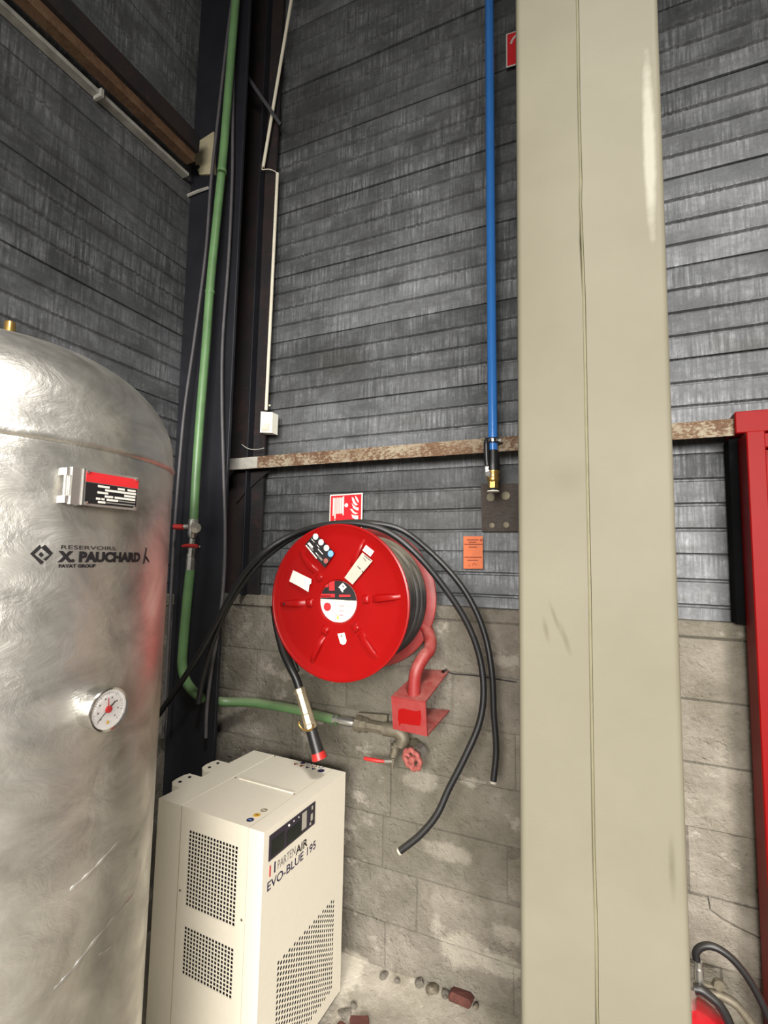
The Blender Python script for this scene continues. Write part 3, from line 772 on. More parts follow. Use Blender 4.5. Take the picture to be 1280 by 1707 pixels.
# staggered oval hole vent on the front
mb = DMB(); a0, a1, b0, b1 = FV; nc, nr = 24, 20; pa = (a1-a0)/nc; pb = (b1-b0)/nr
def tile(ca, cb):
    n = 8; o_ = []; i_ = []
    R0 = [(pa/2, 0), (pa/2, pb/2), (0, pb/2), (-pa/2, pb/2), (-pa/2, 0), (-pa/2, -pb/2), (0, -pb/2), (pa/2, -pb/2)]
    vs = []
    for k in range(n):
        an = 2*pi*k/n; vs.append((x1-.0002, ca+R0[k][0], cb+R0[k][1]))
    for k in range(n):
        an = 2*pi*k/n; vs.append((x1-.0002, ca+pa*.42*cos(an), cb+pb*.37*sin(an)))
    for k in range(n):
        an = 2*pi*k/n; vs.append((x1-.0010, ca+pa*.42*cos(an), cb+pb*.37*sin(an)))
    fs = [(k, (k+1) % n, n+(k+1) % n, n+k) for k in range(n)] + [(n+k, n+(k+1) % n, 2*n+(k+1) % n, 2*n+k) for k in range(n)]
    mb.add(vs, fs)
for i in range(nc):
    ca = a0+(i+.5)*pa
    if i % 2:
        for j in range(nr-1): tile(ca, b0+(j+1)*pb)
        for b in (b0, b1-pb/2): mb.add([(x1-.0002, ca-pa/2, b), (x1-.0002, ca+pa/2, b), (x1-.0002, ca+pa/2, b+pb/2), (x1-.0002, ca-pa/2, b+pb/2)], [(0, 1, 2, 3)])
    else:
        for j in range(nr): tile(ca, b0+(j+.5)*pb)
tag(mb.build('round_hole_grille', M_case, t), kind='stuff')
# seams, folded edges, screws
mb = DMB(); e = .0008
mb.box((-1.309, y0-e, .02), (-1.3065, y0, DH)); mb.build('side_seam', M_seamc, t); mb = DMB(); mb.box((-1.0235, y0-e*.5, .02), (-1.0225, y0, DH)); mb.build('side_seam', M_seamc, t)
mb = DMB(); mb.box((-1.0225, y0, DH), (-1.0212, y1, DH+e*.6)); mb.build('lid_seam', M_seamc, t)
mb = DMB(); mb.box((-1.316, y0, DH), (-1.313, y1, DH+.0012)); mb.build('lid_ridge', M_case, t); mb = DMB(); mb.box((-1.285, y0+.245, DH), (-1.035, y0+.253, DH+.003)); mb.build('lid_ridge', M_case, t)
mb = DMB()
for (x, z) in ((-1.297, .546), (-1.036, .537)): mb = DMB(); mb.lathe([(.0042, 0), (.003, .0015), (0, .002)], (x, y0, z), (0, -1, 0), 10); mb.build('screw', M_oldfit, t)
for (x, y) in ((-1.30, y0+.245), (-1.03, y0+.243), (-1.30, y1-.01)): mb = DMB(); mb.lathe([(.0035, 0), (.003, .0015), (0, .002)], (x, y, DH), (0, 0, 1), 10); mb.build('screw', M_oldfit, t)
# pipe stub covers on the back edge
for ya in (y0+.10, y0+.245):
    s_ = DMB(); L_ = .078; W2 = .10; pts = []
    for k in range(9):
        a = pi/2*k/8; pts.append((x0-L_*sin(a), DH-.012, ))
    ring = [(x0+.0, 0), (x0-L_*.62, 0), (x0-L_*.9, .018), (x0-L_, .045), (x0-L_, W2-.02), (x0-L_*.9, W2), (x0, W2)]
    poly = [(a, ya+b, DH-.005) for a, b in ring]
    s_.prism(poly, (0, 0, -.03)); c_ = s_.build('pipe_cover', M_case, t)
    for b in (.03, .075): DMB().lathe([(.006, 0), (.006, .003), (0, .003)], (x0-L_*.55, ya+b, DH-.005), (0, 0, 1), 8).build('bolt', M_dark, c_)
# control panel
mb = DMB(); PY0, PY1, PZ0, PZ1 = 1.338, 1.588, .711, .786
mb.box((x1, PY0, PZ0), (x1+.002, PY1, PZ1)); cp = mb.build('control_panel', M_panel, t)
mb = DMB(); mb.box((x1+.002, PY0+.012, PZ0+.008), (x1+.0026, PY0+.075, PZ1-.018)); mb.build('display', M_lcd, cp); mb = DMB(); mb.box((x1+.002, PY0+.09, PZ0+.006), (x1+.0028, PY0+.165, PZ1-.026)); mb.build('display', M_lcd, cp)
mb = DMB(); mb.box((x1+.002, PY0+.172, PZ0+.012), (x1+.0026, PY0+.198, PZ1-.008)); mb.build('panel_label', M_greyst, cp); mb = DMB(); mb.box((x1+.002, PY0+.228, PZ1-.02), (x1+.0026, PY0+.236, PZ1-.008)); mb.build('panel_label', M_greyst, cp); mb = DMB(); mb.box((x1+.002, PY0+.224, PZ0+.02), (x1+.0026, PY0+.236, PZ0+.042)); mb.build('panel_label', M_greyst, cp); mb = DMB(); mb.box((x1+.002, PY0+.218, PZ0+.008), (x1+.0026, PY0+.226, PZ0+.016)); mb.build('panel_label', M_greyst, cp)
mb = DMB(); mb.lathe([(.004, 0), (.003, .003), (0, .004)], (x1+.002, PY0+.098, PZ1-.012), (1, 0, 0), 10); mb.build('button', M_wprint, cp)
for a in (.125, .152): mb = DMB(); mb.lathe([(.003, 0), (.0, .002)], (x1+.002, PY0+a, PZ1-.011), (1, 0, 0), 8); mb.build('button', M_wprint, cp)
dfn = lambda yy, zz: (lambda x, y: Dm(Vector((x1+.0008, yy+x, zz+y))))
w_ = text_width('PARTEN', .037); 
put_text('lettering', 'PARTEN', .0370, M_gryp, t, dfn(1.383, .6645), sx=(1.478-1.383)/w_)
w_ = text_width('AIR', .037, bold=.0008)
put_text('lettering', 'AIR', .0370, M_blk, t, dfn(1.482, .6585), sx=(1.548-1.482)/w_, bold=.0008)
w_ = text_width('EVO-BLUE 195', .036, bold=.0004)
put_text('lettering', 'EVO-BLUE 195', .0375, M_nvy, t, dfn(1.334, .625), sx=(1.590-1.334)/w_, bold=.0004)
for yy, m_ in ((1.345, M_rprint), (1.368, M_nvy)):
    mb = DMB(); mb.box((x1+.0003, yy, .663), (x1+.0009, yy+.006, .695)); mb.build('logo_bar', m_, t)
# round stickers and hazard labels on the lid
for (px, py, m_, m2) in ((417, 1367, M_bluest, M_nvy), (428, 1359, M_yel, M_yel), (440, 1351, M_wprint, M_gusset)):
    p = at(px, py, Z=DH); mb = MB().lathe([(.0118, .0004), (.0118, .001)], (p.x, p.y, DH), n=20); s_ = mb.build('round_sticker', m2, t)
    mb = MB().box((p.x-.006, p.y-.002, DH+.001), (p.x+.006, p.y+.002, DH+.0013)); mb.build('sticker_print', m_ if m_ != m2 else M_brown, s_)
for i, (px, py) in enumerate(((505, 1272), (515, 1274.5), (524, 1277), (535, 1279))):
    p = at(px, py, Z=DH); MB().lathe([(.0105, .0004), (.0105, .001)], (p.x, p.y, DH), n=18).lathe([(.0075, .001), (.0075, .0013)], (p.x, p.y, DH), n=18, mi=1).build('round_label', [M_nvy if i != 2 else M_brown, M_wprint if i else M_nvy], t)
for i, (px, py) in enumerate(((492, 1274), (502, 1277), (512, 1279.5), (522, 1282))):
    p = at(px, py, Z=DH); MB().prism([(p.x-.010, p.y+.006, DH+.0004), (p.x+.010, p.y+.006, DH+.0004), (p.x, p.y-.009, DH+.0004)], (0, 0, .0006)).build('triangle_label', M_brown if i < 2 else M_nvy, t)
p = at(535, 1285, Z=DH); MB().lathe([(.014, .0004), (.014, .001)], (p.x, p.y, DH), n=18).build('round_label', M_nvy, t)

# ================================================================== FIRE HOSE REEL
RC = at(562.5, 1003, Y=1.59); RR = .281; RB = 1.868
t = thing('hose_reel', 'red fire hose reel drum wound with black hose, mounted on the back wall', 'hose reel', (RC.x, 1.95, RC.z))
def disc(yf, front=True):
    s_ = 1 if front else -1
    pr = [(0, -.006), (.076, -.006), (.080, -.001), (.088, .0), (.12, -.0005), (.235, -.0005), (.252, .002), (.262, .006), (.2685, .0065), (.274, .0095), (.280, .008), (RR, .004), (.279, .0), (.272, -.003), (.255, -.006), (.08, -.007)]
    return MB().lathe(pr, (RC.x, yf, RC.z), (0, -s_, 0), 96)
fd = disc(1.59).build('front_disc', M_red, t, smooth=40)
tag(fd, 'glossy red front disc with six pressed ribs and stickers')
disc(RB, False).build('rear_disc', M_reddust, t, smooth=40)
def rp(r, a, d=0): return Vector((RC.x+r*cos(a), 1.5905-d, RC.z+r*sin(a)))
def rib(a, r0, r1, w0, w1, h):
    mb = MB(); rad = Vector((cos(a), 0, sin(a))); tan = Vector((-sin(a), 0, cos(a))); o_ = Vector((RC.x, 1.591, RC.z)); n = 6; m = 7; vs = []
    for i in range(m+1):
        tt = i/m; ee = min(1, min(tt, 1-tt)*5); rr_ = r0+(r1-r0)*tt; ww = (w0+(w1-w0)*tt)*(.75+.25*ee)
        for k in range(n+1):
            s_ = k/n*2-1; hz = h*ee*(1-abs(s_)**6) if abs(s_) < 1 else 0
            vs.append(o_+rad*rr_+tan*(s_*ww/2)+Vector((0, -hz, 0)))
    fs = [(i*(n+1)+k, i*(n+1)+k+1, (i+1)*(n+1)+k+1, (i+1)*(n+1)+k) for i in range(m) for k in range(n)]
    return mb.add(vs, [f for f in fs]).build('pressed_rib', M_red, fd, smooth=50)
for a in (7, 66, 132, 185, 246, 312):
    rib(radians(a), .098, .132, .033, .033, .011); rib(radians(a), .136, .250, .035, .021, .014)
p = rp(.222, radians(185), .0125); MB().lathe([(.0045, 0), (.0045, .002)], p, (0, -1, 0), 12).build('rivet_hole', M_dark, fd)
# wound hose with its coils
mb = MB(); prof = []; yy0, yy1 = 1.60, RB-.012; ncoil = 10; cw = (yy1-yy0)/ncoil
for i in range(ncoil):
    for k in range(7):
        a = pi*k/6; rr_ = .233+.004*math.sin(i*2.4) + .015*sin(a); prof.append((rr_, yy0+cw*(i+.5-.5*cos(a))))
prof = [(.10, yy0)] + prof + [(.10, yy1)]
mb.lathe([(r, y-yy0) for r, y in prof], (RC.x, yy0, RC.z), (0, 1, 0), 96); mb.build('wound_hose', M_coil, t, smooth=60)
MB().lathe([(.045, 0), (.045, .07), (.03, .075)], (RC.x, RB-.01, RC.z), (0, 1, 0), 24).build('hub', M_reddust, t, smooth=40)
# centre label
cl = MB(); n = 48
yL = 1.5957
def half_disc(z0, z1, mi, R0=.0745):
    pts = []
    for k in range(n+1):
        a = 2*pi*k/n; z = R0*sin(a); pts.append((R0*cos(a), max(z0, min(z1, z))))
    cl.flat([(RC.x+x, yL, RC.z+z) for x, z in pts], mi)
half_disc(-.0735, .0735, 0); 
cl_o = cl.build('centre_label', [M_wprint], fd)
mb = MB(); pts = [(-.0733*1.0, .0)]
R0 = .0742; pts = [(R0*cos(a), R0*sin(a)) for a in [radians(5+170*k/30) for k in range(31)]]
mb.flat([(RC.x+x, yL-.0004, RC.z+z) for x, z in pts]); mb.build('label_black_half', M_blk, cl_o)
def lab(px, py): return at(px, py, Y=yL-.0007)
mb = MB(); mb.flat([lab(548.5, 984.5), lab(557.5, 984.5), lab(557.5, 969), lab(548.5, 969)][::1]); mb.flat([lab(533, 996), lab(558, 995.5), lab(558, 990), lab(533, 990)])
q_ = lab(544.5, 976); mb.lathe([(.007, 0), (0, .0002)], (q_.x, yL-.0006, q_.z), (0, -1, 0), 16)
q_ = lab(545.5, 1011.5); mb.lathe([(.0155, 0), (0, .0002)], (q_.x, yL-.0006, q_.z), (0, -1, 0), 24)
mb.flat([lab(565, 995), lab(584, 994.5), lab(584, 991.5), lab(565, 991.5)])
for (x, y, w_) in ((565, 1010.5, 8), (565, 1019.3, 8), (566, 1026, 6)): mb.flat([lab(x, y), lab(x+w_, y), lab(x+w_, y-1), lab(x, y-1)])
mb.build('label_red_print', M_rprint, cl_o)
mb = MB(); mb.flat([lab(534, 994.5), lab(552, 994.5), lab(552, 993), lab(534, 993)]); mb.flat([lab(564, 979), lab(570.5, 972), lab(571, 979)]); mb.flat([lab(564, 979), lab(577.5, 979), lab(571, 985), ]); mb.flat([lab(571.5, 971.5), lab(578, 979), lab(574, 979), lab(570.5, 974)]); mb.flat([lab(567, 983), lab(569, 982.5), lab(572.5, 986.5), lab(571, 987.5)])
tag(mb.build('label_white_print', M_wprint, cl_o), kind='stuff')
mb = MB()
for (x, y, w_) in ((576, 1010.5, 10), (576, 1019.5, 7), (574, 1026.3, 4), (534, 1001.3, 14), (556, 1001.3, 12), (572, 1001.5, 15)): mb.flat([lab(x, y), lab(x+w_, y), lab(x+w_, y-.7), lab(x, y-.7)])
arc = [lab(551.5, 1015), lab(554, 1019), lab(558, 1023), lab(563, 1025.5)]; mb.tube(arc, .0008, 4)
tag(mb.build('label_grey_print', M_gryp, cl_o), kind='stuff')
mb = MB(); mb.flat([lab(561, 1032), lab(565, 1032), lab(564, 1025.5), lab(562, 1025.5)]); mb.build('label_yellow_figure', M_yel, cl_o)
# stickers on the disc
def sticker(name, pts, mat, d=.0012, y=1.5895):
    mb = MB().prism([at(x, py, Y=y-d) for x, py in pts], (0, .0006, 0)); return mb.build(name, mat, fd)
def on(parent, name, polys, mat, y):
    mb = MB()
    for pl_ in polys: mb.flat([at(x, py, Y=y) for x, py in pl_])
    return mb.build(name, mat, parent)
sk = sticker('black_sticker', [(508.5, 907.5), (525, 888), (558, 922), (541, 946.5)], M_blk, .012)
yS = 1.5895-.0127
def L2(o, u, v, a, b): return (o[0]+u[0]*a+v[0]*b, o[1]+u[1]*a+v[1]*b)
mb = MB()
for (x, y, r_) in ((526, 894.5, .0115), (535, 904, .0115), (544, 913.5, .0115)):
    q_ = at(x, y, Y=yS); mb.lathe([(r_, 0), (0, .0002)], (q_.x, q_.y, q_.z), (0, -1, 0), 20)
def strip(mb, x0, y0, x1, y1, w_, y=yS):
    dx, dy = x1-x0, y1-y0; l = sqrt(dx*dx+dy*dy); nx_, ny_ = -dy/l*w_/2, dx/l*w_/2
    mb.flat([at(a, b, Y=y-.0001) for a, b in ((x0-nx_, y0-ny_), (x0+nx_, y0+ny_), (x1+nx_, y1+ny_), (x1-nx_, y1-ny_))][::-1]); return mb
strip(mb, 510, 909, 528, 931, 2); strip(mb, 514, 905, 521, 913, 4); strip(mb, 519, 898, 524, 904, 1); strip(mb, 530, 915, 538, 924, 1.4); strip(mb, 526, 921, 535, 932, 1.2); strip(mb, 528, 908, 532, 913, .8)
mb.build('white_print', M_wprint, sk)
q_ = at(551, 923, Y=yS-.0003); MB().lathe([(.0118, 0), (0, .0002)], q_, (0, -1, 0), 20).build('blue_spot', M_bluest, sk)
q_ = at(543, 935, Y=yS-.0003); MB().lathe([(.0095, 0), (0, .0002)], q_, (0, -1, 0), 20).build('red_spot', M_pink, sk)
mb = MB(); strip(mb, 530, 926, 537, 934, 3); strip(mb, 516, 911, 522, 918, 2.5, yS-.0002); tag(mb.build('grey_print', M_gryp, sk), kind='stuff')
sk = sticker('grey_sticker', [(574, 963), (604, 921), (621, 935), (587.5, 974.5)], M_greyst, .013)
mb = MB(); strip(mb, 607, 926, 618, 935, 1, yS-.0012); strip(mb, 606, 930, 610, 936, .8, yS-.0012); strip(mb, 596, 944, 601, 949, 1.2, yS-.0012); strip(mb, 603, 952, 605, 954, 1.5, yS-.0012); mb.build('black_print', M_blk, sk)
sk = sticker('barcode_sticker', [(604, 917.5), (610, 908.5), (623.5, 919), (617.5, 928)], M_wprint, .005)
mb = MB()
for k in range(6):
    f_ = k/5; strip(mb, 608+f_*9, 917.5+f_*7.5, 611+f_*9, 912.5+f_*7.5, .7, 1.5895-.0059)
mb.build('bars', M_gryp, sk)
sticker('white_sticker', [(482, 969), (488.5, 950.5), (519, 965.5), (518.5, 973), (516, 974), (514, 987), (497.5, 977)], M_wprint, .012)
sk = sticker('cream_tag', [(562.5, 1056.5), (574, 1054.5), (577.5, 1068), (576, 1073), (571.5, 1075), (567, 1072.5)], M_wprint, .002)
q_ = at(569, 1060, Y=1.586); MB().lathe([(.004, 0), (0, .0002)], q_, (0, -1, 0), 12).build('tag_print', M_gryp, sk)
# swing arm, bracket
bo = thing('reel_bracket', 'dusty red steel box bracket with bent tube arm below the hose reel', 'bracket', (RC.x, 1.95, 1.1))
arm = [at(690, 1163, Y=1.74), at(691, 1135, Y=1.74), at(695, 1115, Y=1.745), at(706, 1095, Y=1.77), at(716, 1082, Y=1.81), at(716, 1060, Y=1.86), at(700, 1040, Y=1.885), Vector((RC.x+.02, 1.905, RC.z-.02))]
MB().tube(crom(arm, 6), .0235, 16).build('tube_arm', M_reddust, bo, smooth=60)
yb = 1.70
f4 = [at(x, y, Y=yb) for x, y in ((652, 1163), (709, 1172), (712, 1228), (655, 1215))]
w4 = [at(x, y, Y=1.945) for x, y in ((700, 1118), (748, 1120), (749, 1186), (702, 1182))]
fp_ = MB().prism(f4, (0, .008, 0)).build('front_plate', M_reddust, bo)
MB().prism([at(x, y, Y=yb-.0008) for x, y in ((664, 1183), (671, 1181), (694, 1186), (701, 1184), (702, 1196), (700, 1210), (690, 1209), (668, 1206), (666, 1212), (663, 1198))], (0, .0008, 0)).build('clean_paint_patch', M_red, fp_)
def slab(a, b, c_, d, th):
    mb = MB(); n_ = (b-a).cross(d-a).normalized()*th
    return mb.prism([a, b, c_, d], n_)
slab(f4[0], f4[1], w4[1], w4[0], .006).build('top_flange', M_reddust, bo)
slab(f4[3], f4[2], w4[2], w4[3], .006).build('bottom_flange', M_reddust, bo)
q_ = at(741, 1122, Y=1.93); MB().lathe([(.014, 0), (.014, .004), (.009, .004), (.009, .013), (0, .013)], q_, (-.3, -1, .6), 6).build('bolt', M_chrome, bo)
# nozzle end of the hose
nz = thing('hose_nozzle', 'black hose end with brass coupling and red tipped nozzle hanging below the reel', 'nozzle', at(505, 1160, Y=1.66))
hp = [(457, 1010), (462, 1045), (472, 1085), (484, 1112), (493, 1130), (499, 1147)]
hp = [at(x, y, Y=yy) for (x, y), yy in zip(hp, (1.70, 1.69, 1.67, 1.66, 1.66, 1.66))]
MB().tube(crom(hp, 6), .0155, 14).build('hose', M_rubber, nz, smooth=60)
hp2 = [at(x, y, Y=yy) for (x, y), yy in zip(((470, 1055), (486, 1092), (496, 1120)), (1.70, 1.69, 1.68))]
MB().tube(crom(hp2, 5), .009, 10).build('hose_tail', M_rubber, nz, smooth=60)
a_, b_ = at(499, 1146, Y=1.66), at(519, 1215, Y=1.66); ax = (b_-a_); L_ = ax.length; ax = ax.normalized()
MB().lathe([(.018, 0), (.0235, .003), (.0235, .018), (.021, .02), (.021, L_*.62), (.0225, L_*.64), (.0225, L_*.86), (.0245, L_*.88), (.0245, L_*.97), (.02, L_)], a_, ax, 8).build('coupling', M_tan, nz)
c_ = at(533, 1266, Y=1.66); L2_ = (c_-b_).length; ax2 = (c_-b_).normalized()
MB().lathe([(.021, 0), (.022, .01), (.0235, L2_*.7), (.025, L2_*.78)], b_, ax2, 20).build('nozzle_body', M_rubber, nz, smooth=35)
MB().lathe([(.0255, L2_*.76), (.0285, L2_*.98), (.024, L2_)], b_, ax2, 20).build('nozzle_ring', M_redlever, nz, smooth=35)
hk = [at(x, y, Y=1.66-.02) for x, y in ((522, 1208), (518, 1217), (507, 1217), (499, 1209), (498, 1202))]
MB().tube(crom(hk, 4), .0035, 8).build('hook', M_brass, nz, smooth=50)

# ================================================================== HOSES DRAPED OVER THE REEL
def hose(name, lab, pts, r, mat=M_rubber, end=None, cat='hose', group=None):
    P_ = [at(x, y, Y=yy) for x, y, yy in pts]
    o_ = thing(name, lab, cat, P_[0])
    MB().tube(crom(P_, 8), r, 12).build('tube', mat, o_, smooth=60)
    if end:
        a, b = P_[-2], P_[-1]; d = (b-a).normalized()
        MB().lathe([(r*1.04, -.006), (r*1.04, .001), (r*.6, .0012)], b, d, 14).lathe([(r*.3, .001), (r*.3, .004)], b, d, 8).build('cut_end', M_greyst, o_)
    return o_
hose('hose', 'longer black hose draped over the reel, its cut end pointing down left',
     [(262, 1195, 1.62), (300, 1140, 1.60), (335, 1085, 1.59), (362, 1035, 1.585), (395, 975, 1.58), (435, 925, 1.575), (490, 890, 1.625), (550, 874, 1.645), (600, 873.5, 1.66), (645, 886, 1.68), (690, 920, 1.70), (735, 972, 1.74), (775, 1032, 1.78), (798, 1090, 1.80), (806, 1150, 1.80), (799, 1205, 1.79), (775, 1262, 1.77), (748, 1315, 1.75), (728, 1358, 1.73), (700, 1392, 1.71), (665, 1420, 1.69)], .0118, end=1)
hose('hose', 'shorter black hose draped over the reel, ending beside the beige column',
     [(330, 1172, 1.66), (340, 1120, 1.65), (357, 1065, 1.62), (378, 1015, 1.61), (410, 965, 1.60), (450, 923, 1.62), (500, 890, 1.645), (560, 873, 1.67), (615, 871.5, 1.69), (668, 883, 1.72), (715, 918, 1.76), (760, 965, 1.79), (790, 1012, 1.81), (810, 1065, 1.82), (820, 1125, 1.82), (823, 1190, 1.82), (827, 1250, 1.82), (822, 1305, 1.81)], .0112, end=1)
hose('cable', 'dark cable hanging left of the green pipe down the corner column',
     [(392, -40, 1.72), (378, 70, 1.72), (362, 210, 1.72), (352, 300, 1.72), (343, 420, 1.72), (325, 560, 1.71), (308, 680, 1.70), (298, 790, 1.70), (290, 900, 1.70), (284, 1010, 1.70), (278, 1120, 1.70), (272, 1230, 1.70)], .0075, M_cable, cat='cable')
hose('cable', 'dark cable hanging right of the green pipe down the corner column',
     [(392, -40, 1.735), (390, 70, 1.735), (388, 200, 1.735), (387, 300, 1.735), (381, 430, 1.735), (371, 570, 1.735), (370, 680, 1.735), (373, 800, 1.735), (375, 900, 1.735), (372, 980, 1.735), (362, 1060, 1.72), (352, 1120, 1.71), (345, 1180, 1.71), (343, 1230, 1.71)], .0075, M_cable, cat='cable')

# ================================================================== GREEN AIR PIPE AND FITTINGS
gp_ = thing('air_pipe', 'green painted air pipe dropping down the corner and turning towards the valves', 'pipe', at(310, 1000, Y=1.68))
pu = [(398, -60, 1.70), (388, 60, 1.70), (380, 160, 1.70), (372, 260, 1.70), (362, 360, 1.70), (351, 470, 1.69), (343, 580, 1.685), (334, 690, 1.68), (327, 790, 1.68), (323, 868, 1.68)]
MB().tube(crom([at(x, y, Y=yy) for x, y, yy in pu], 5), .0195, 16).build('upper_pipe', M_green, gp_, smooth=60)
pl_ = [(317, 950, 1.68), (311, 1010, 1.68), (305, 1080, 1.68), (304, 1110, 1.68), (310, 1135, 1.685), (325, 1155, 1.72), (345, 1166, 1.78), (375, 1170, 1.85), (420, 1171, 1.895), (480, 1180, 1.90), (520, 1190, 1.90), (562, 1201, 1.90)]
MB().tube(crom([at(x, y, Y=yy) for x, y, yy in pl_], 6), .0205, 16).build('lower_pipe', M_green, gp_, smooth=60)
for (x, y) in ((350, 487), (370, 285)):
    MB().lathe([(.0215, -.008), (.0225, 0), (.0215, .008)], at(x, y, Y=1.69), (.06, 0, 1), 20).build('pipe_collar', M_green, gp_, smooth=40)
va = thing('valve_tee', 'nickel tee with red lever ball valves set in the green pipe', 'valve', at(322, 890, Y=1.68))
c0, c1 = at(323, 866, Y=1.68), at(317, 952, Y=1.68); axd = (c1-c0).normalized(); LL = (c1-c0).length
def K(f): return LL*f
MB().lathe([(.022, 0), (.023, K(.05)), (.0225, K(.28)), (.019, K(.33)), (.017, K(.36))], c0, axd, 20).build('tee_body', M_nickel, va, smooth=35)
q0 = at(325, 878, Y=1.68); 
MB().lathe([(.021, 0), (.021, .022), (.0225, .026), (.0225, .032), (.0, .034)], q0, Vector((.75, -.6, -.2)), 20).build('tee_cap', M_nickel, va, smooth=35)
MB().tube([at(322, 878, Y=1.68), at(306, 878, Y=1.66)], .012, 10).build('side_branch', M_nickel, va, smooth=40)
MB().bbox((0, 0, 0), (.001, .001, .001), .0001)
a_, b_ = at(290, 878, Y=1.64), at(306, 879, Y=1.655)
MB().tube([a_, b_], .0125, 10).build('red_handle', M_redlever, va, smooth=40)
MB().lathe([(.0135, K(.37)), (.0135, K(.50)), (.015, K(.50)), (.0165, K(.54)), (.0165, K(.66)), (.0195, K(.66)), (.0195, K(.72)), (.0185, K(.74)), (.0195, K(.80)), (.0195, K(1.0))], c0, axd, 8).build('valve_body', M_nickel, va)
MB().tube([at(304, 910.5, Y=1.65), at(312, 909.5, Y=1.65), at(328, 910.5, Y=1.65)], [.006, .0085, .0085], 10).build('red_lever', M_redlever, va, smooth=40)
MB().sphere(at(333, 911, Y=1.66), .005, 8).build('stop_pin', M_chrome, va)
# tarnished fittings on the block wall
vf = thing('pipe_valve_group', 'tarnished pipe union and elbow on the block wall below the reel', 'pipe fitting', at(620, 1210, Y=1.90))
ft = [at(x, y, Y=1.895) for x, y in ((556, 1199), (590, 1208), (600, 1210), (640, 1215), (668, 1222), (664, 1262))]
ax = (ft[3]-ft[0]).normalized(); l1 = (ft[1]-ft[0]).length; l2 = (ft[3]-ft[0]).length
MB().lathe([(.019, 0), (.019, .012), (.014, .014), (.014, .03), (.018, .034), (.018, l1*.85), (.014, l1)], ft[0], ax, 16).build('nipple', M_nickel, vf, smooth=35)
MB().lathe([(.017, l1), (.017, l1+.01), (.034, l1+.012), (.034, l1+.03), (.0295, l1+.034), (.0295, l1+.06), (.023, l1+.065), (.023, l2)], ft[0], ax, 8).build('union_nut', M_oldfit, vf)
el = crom([ft[3], at(660, 1218, Y=1.895), at(672, 1228, Y=1.895), at(668, 1242, Y=1.895)], 5)
MB().tube(el, .027, 14).build('elbow', M_oldfit, vf, smooth=60)
MB().tube([at(662, 1238, Y=1.89), at(655, 1262, Y=1.885)], .016, 10).lathe([(.02, 0), (.02, .01)], at(659, 1246, Y=1.89), (.2, 0, 1), 6).build('drain_nipple', M_oldfit, vf, smooth=40)
MB().tube([at(655, 1264, Y=1.87), at(654, 1281, Y=1.87)], .007, 8).build('drain_spout', M_oldfit, vf)
MB().tube([at(654, 1268, Y=1.865), at(640, 1268, Y=1.86)], .008, 6).build('lever_shank', M_nickel, vf)
MB().tube(crom([at(641, 1269, Y=1.858), at(628, 1268, Y=1.852), at(607, 1264, Y=1.85)], 3), [.0065]*3+[.008]*3+[.0065], 8).build('red_lever', M_redlever, vf, smooth=50)
MB().tube([at(690, 1240, Y=1.93), at(700, 1255, Y=1.88)], .024, 12).build('valve_bonnet', M_oldfit, vf, smooth=40)
MB().lathe([(.017, 0), (.026, .002), (.026, .03), (.014, .034), (.014, .05)], at(704, 1248, Y=1.90), (-.42, -.86, -.3), 8).build('gland', M_nickel, vf)
hw = thing('handwheel', 'faded pink red ribbed valve handwheel on the block wall below the reel', 'handwheel', at(688, 1266, Y=1.84))
hc = at(687, 1266, Y=1.84); ha = Vector((-.3, -.92, -.22)).normalized(); hu, hv_, _ = frame(ha)
ring = [hc+.037*(1+.045*cos(k*pi/3*2))*(cos(2*pi*k/48)*hu+sin(2*pi*k/48)*hv_) for k in range(48)]
ring = [hc+(.036+.003*cos(8*2*pi*k/48))*(cos(2*pi*k/48)*hu+sin(2*pi*k/48)*hv_) for k in range(48)]
MB().tube(ring, .0095, 10, closed=True).build('rim', M_pink, hw, smooth=60)
for k in range(3):
    a = 2*pi*k/3+.5; MB().tube([hc-ha*.004, hc+.034*(cos(a)*hu+sin(a)*hv_)], .0065, 8).build('spoke', M_pink, hw, smooth=60)
MB().lathe([(.013, -.02), (.014, .006), (.010, .011), (.0, .012)], hc, ha, 14).build('hub', M_pink, hw, smooth=40)
MB().prism([at(x, y, Y=1.945) for x, y in ((600, 1186), (648, 1190), (648, 1208), (602, 1205))], (0, -.02, 0)).build('wall_clamp', M_oldfit, vf)

# ================================================================== BLUE PIPE AND BALL VALVE
bp = thing('air_pipe', 'bright blue air pipe running down the back wall to a brass valve', 'pipe', at(822, 760, Y=1.83))
yb = 1.835
pb_ = [at(x, y, Y=yb) for x, y in ((814.5, -60), (815.5, 0), (817, 250), (819, 500), (821.5, 752))]
MB().tube(crom(pb_, 6), .0175, 20).build('tube', M_blue, bp, smooth=60)
c_ = at(821.5, 735, Y=yb)
MB().lathe([(.021, -.010), (.0215, -.008), (.0215, .008), (.021, .010)], c_, (0, 0, 1), 20).build('clamp_rubber', M_rubber, bp, smooth=40)
MB().lathe([(.0222, -.005), (.0222, .005)], c_, (0, 0, 1), 20).bbox((c_.x+.018, c_.y-.008, c_.z-.006), (c_.x+.034, c_.y+.008, c_.z+.006), .002).bbox((c_.x-.037, c_.y-.008, c_.z-.008), (c_.x-.024, c_.y+.008, c_.z+.004), .002).box((c_.x-.003, c_.y+.02, c_.z-.003), (c_.x+.003, 1.99, c_.z+.003)).build('clamp', M_chrome, bp, smooth=40)
bv = thing('ball_valve', 'brass ball valve with black lever at the foot of the blue pipe', 'valve', at(820, 800, Y=yb))
pt = lambda x, y, d=0: at(x, y, Y=yb-d)
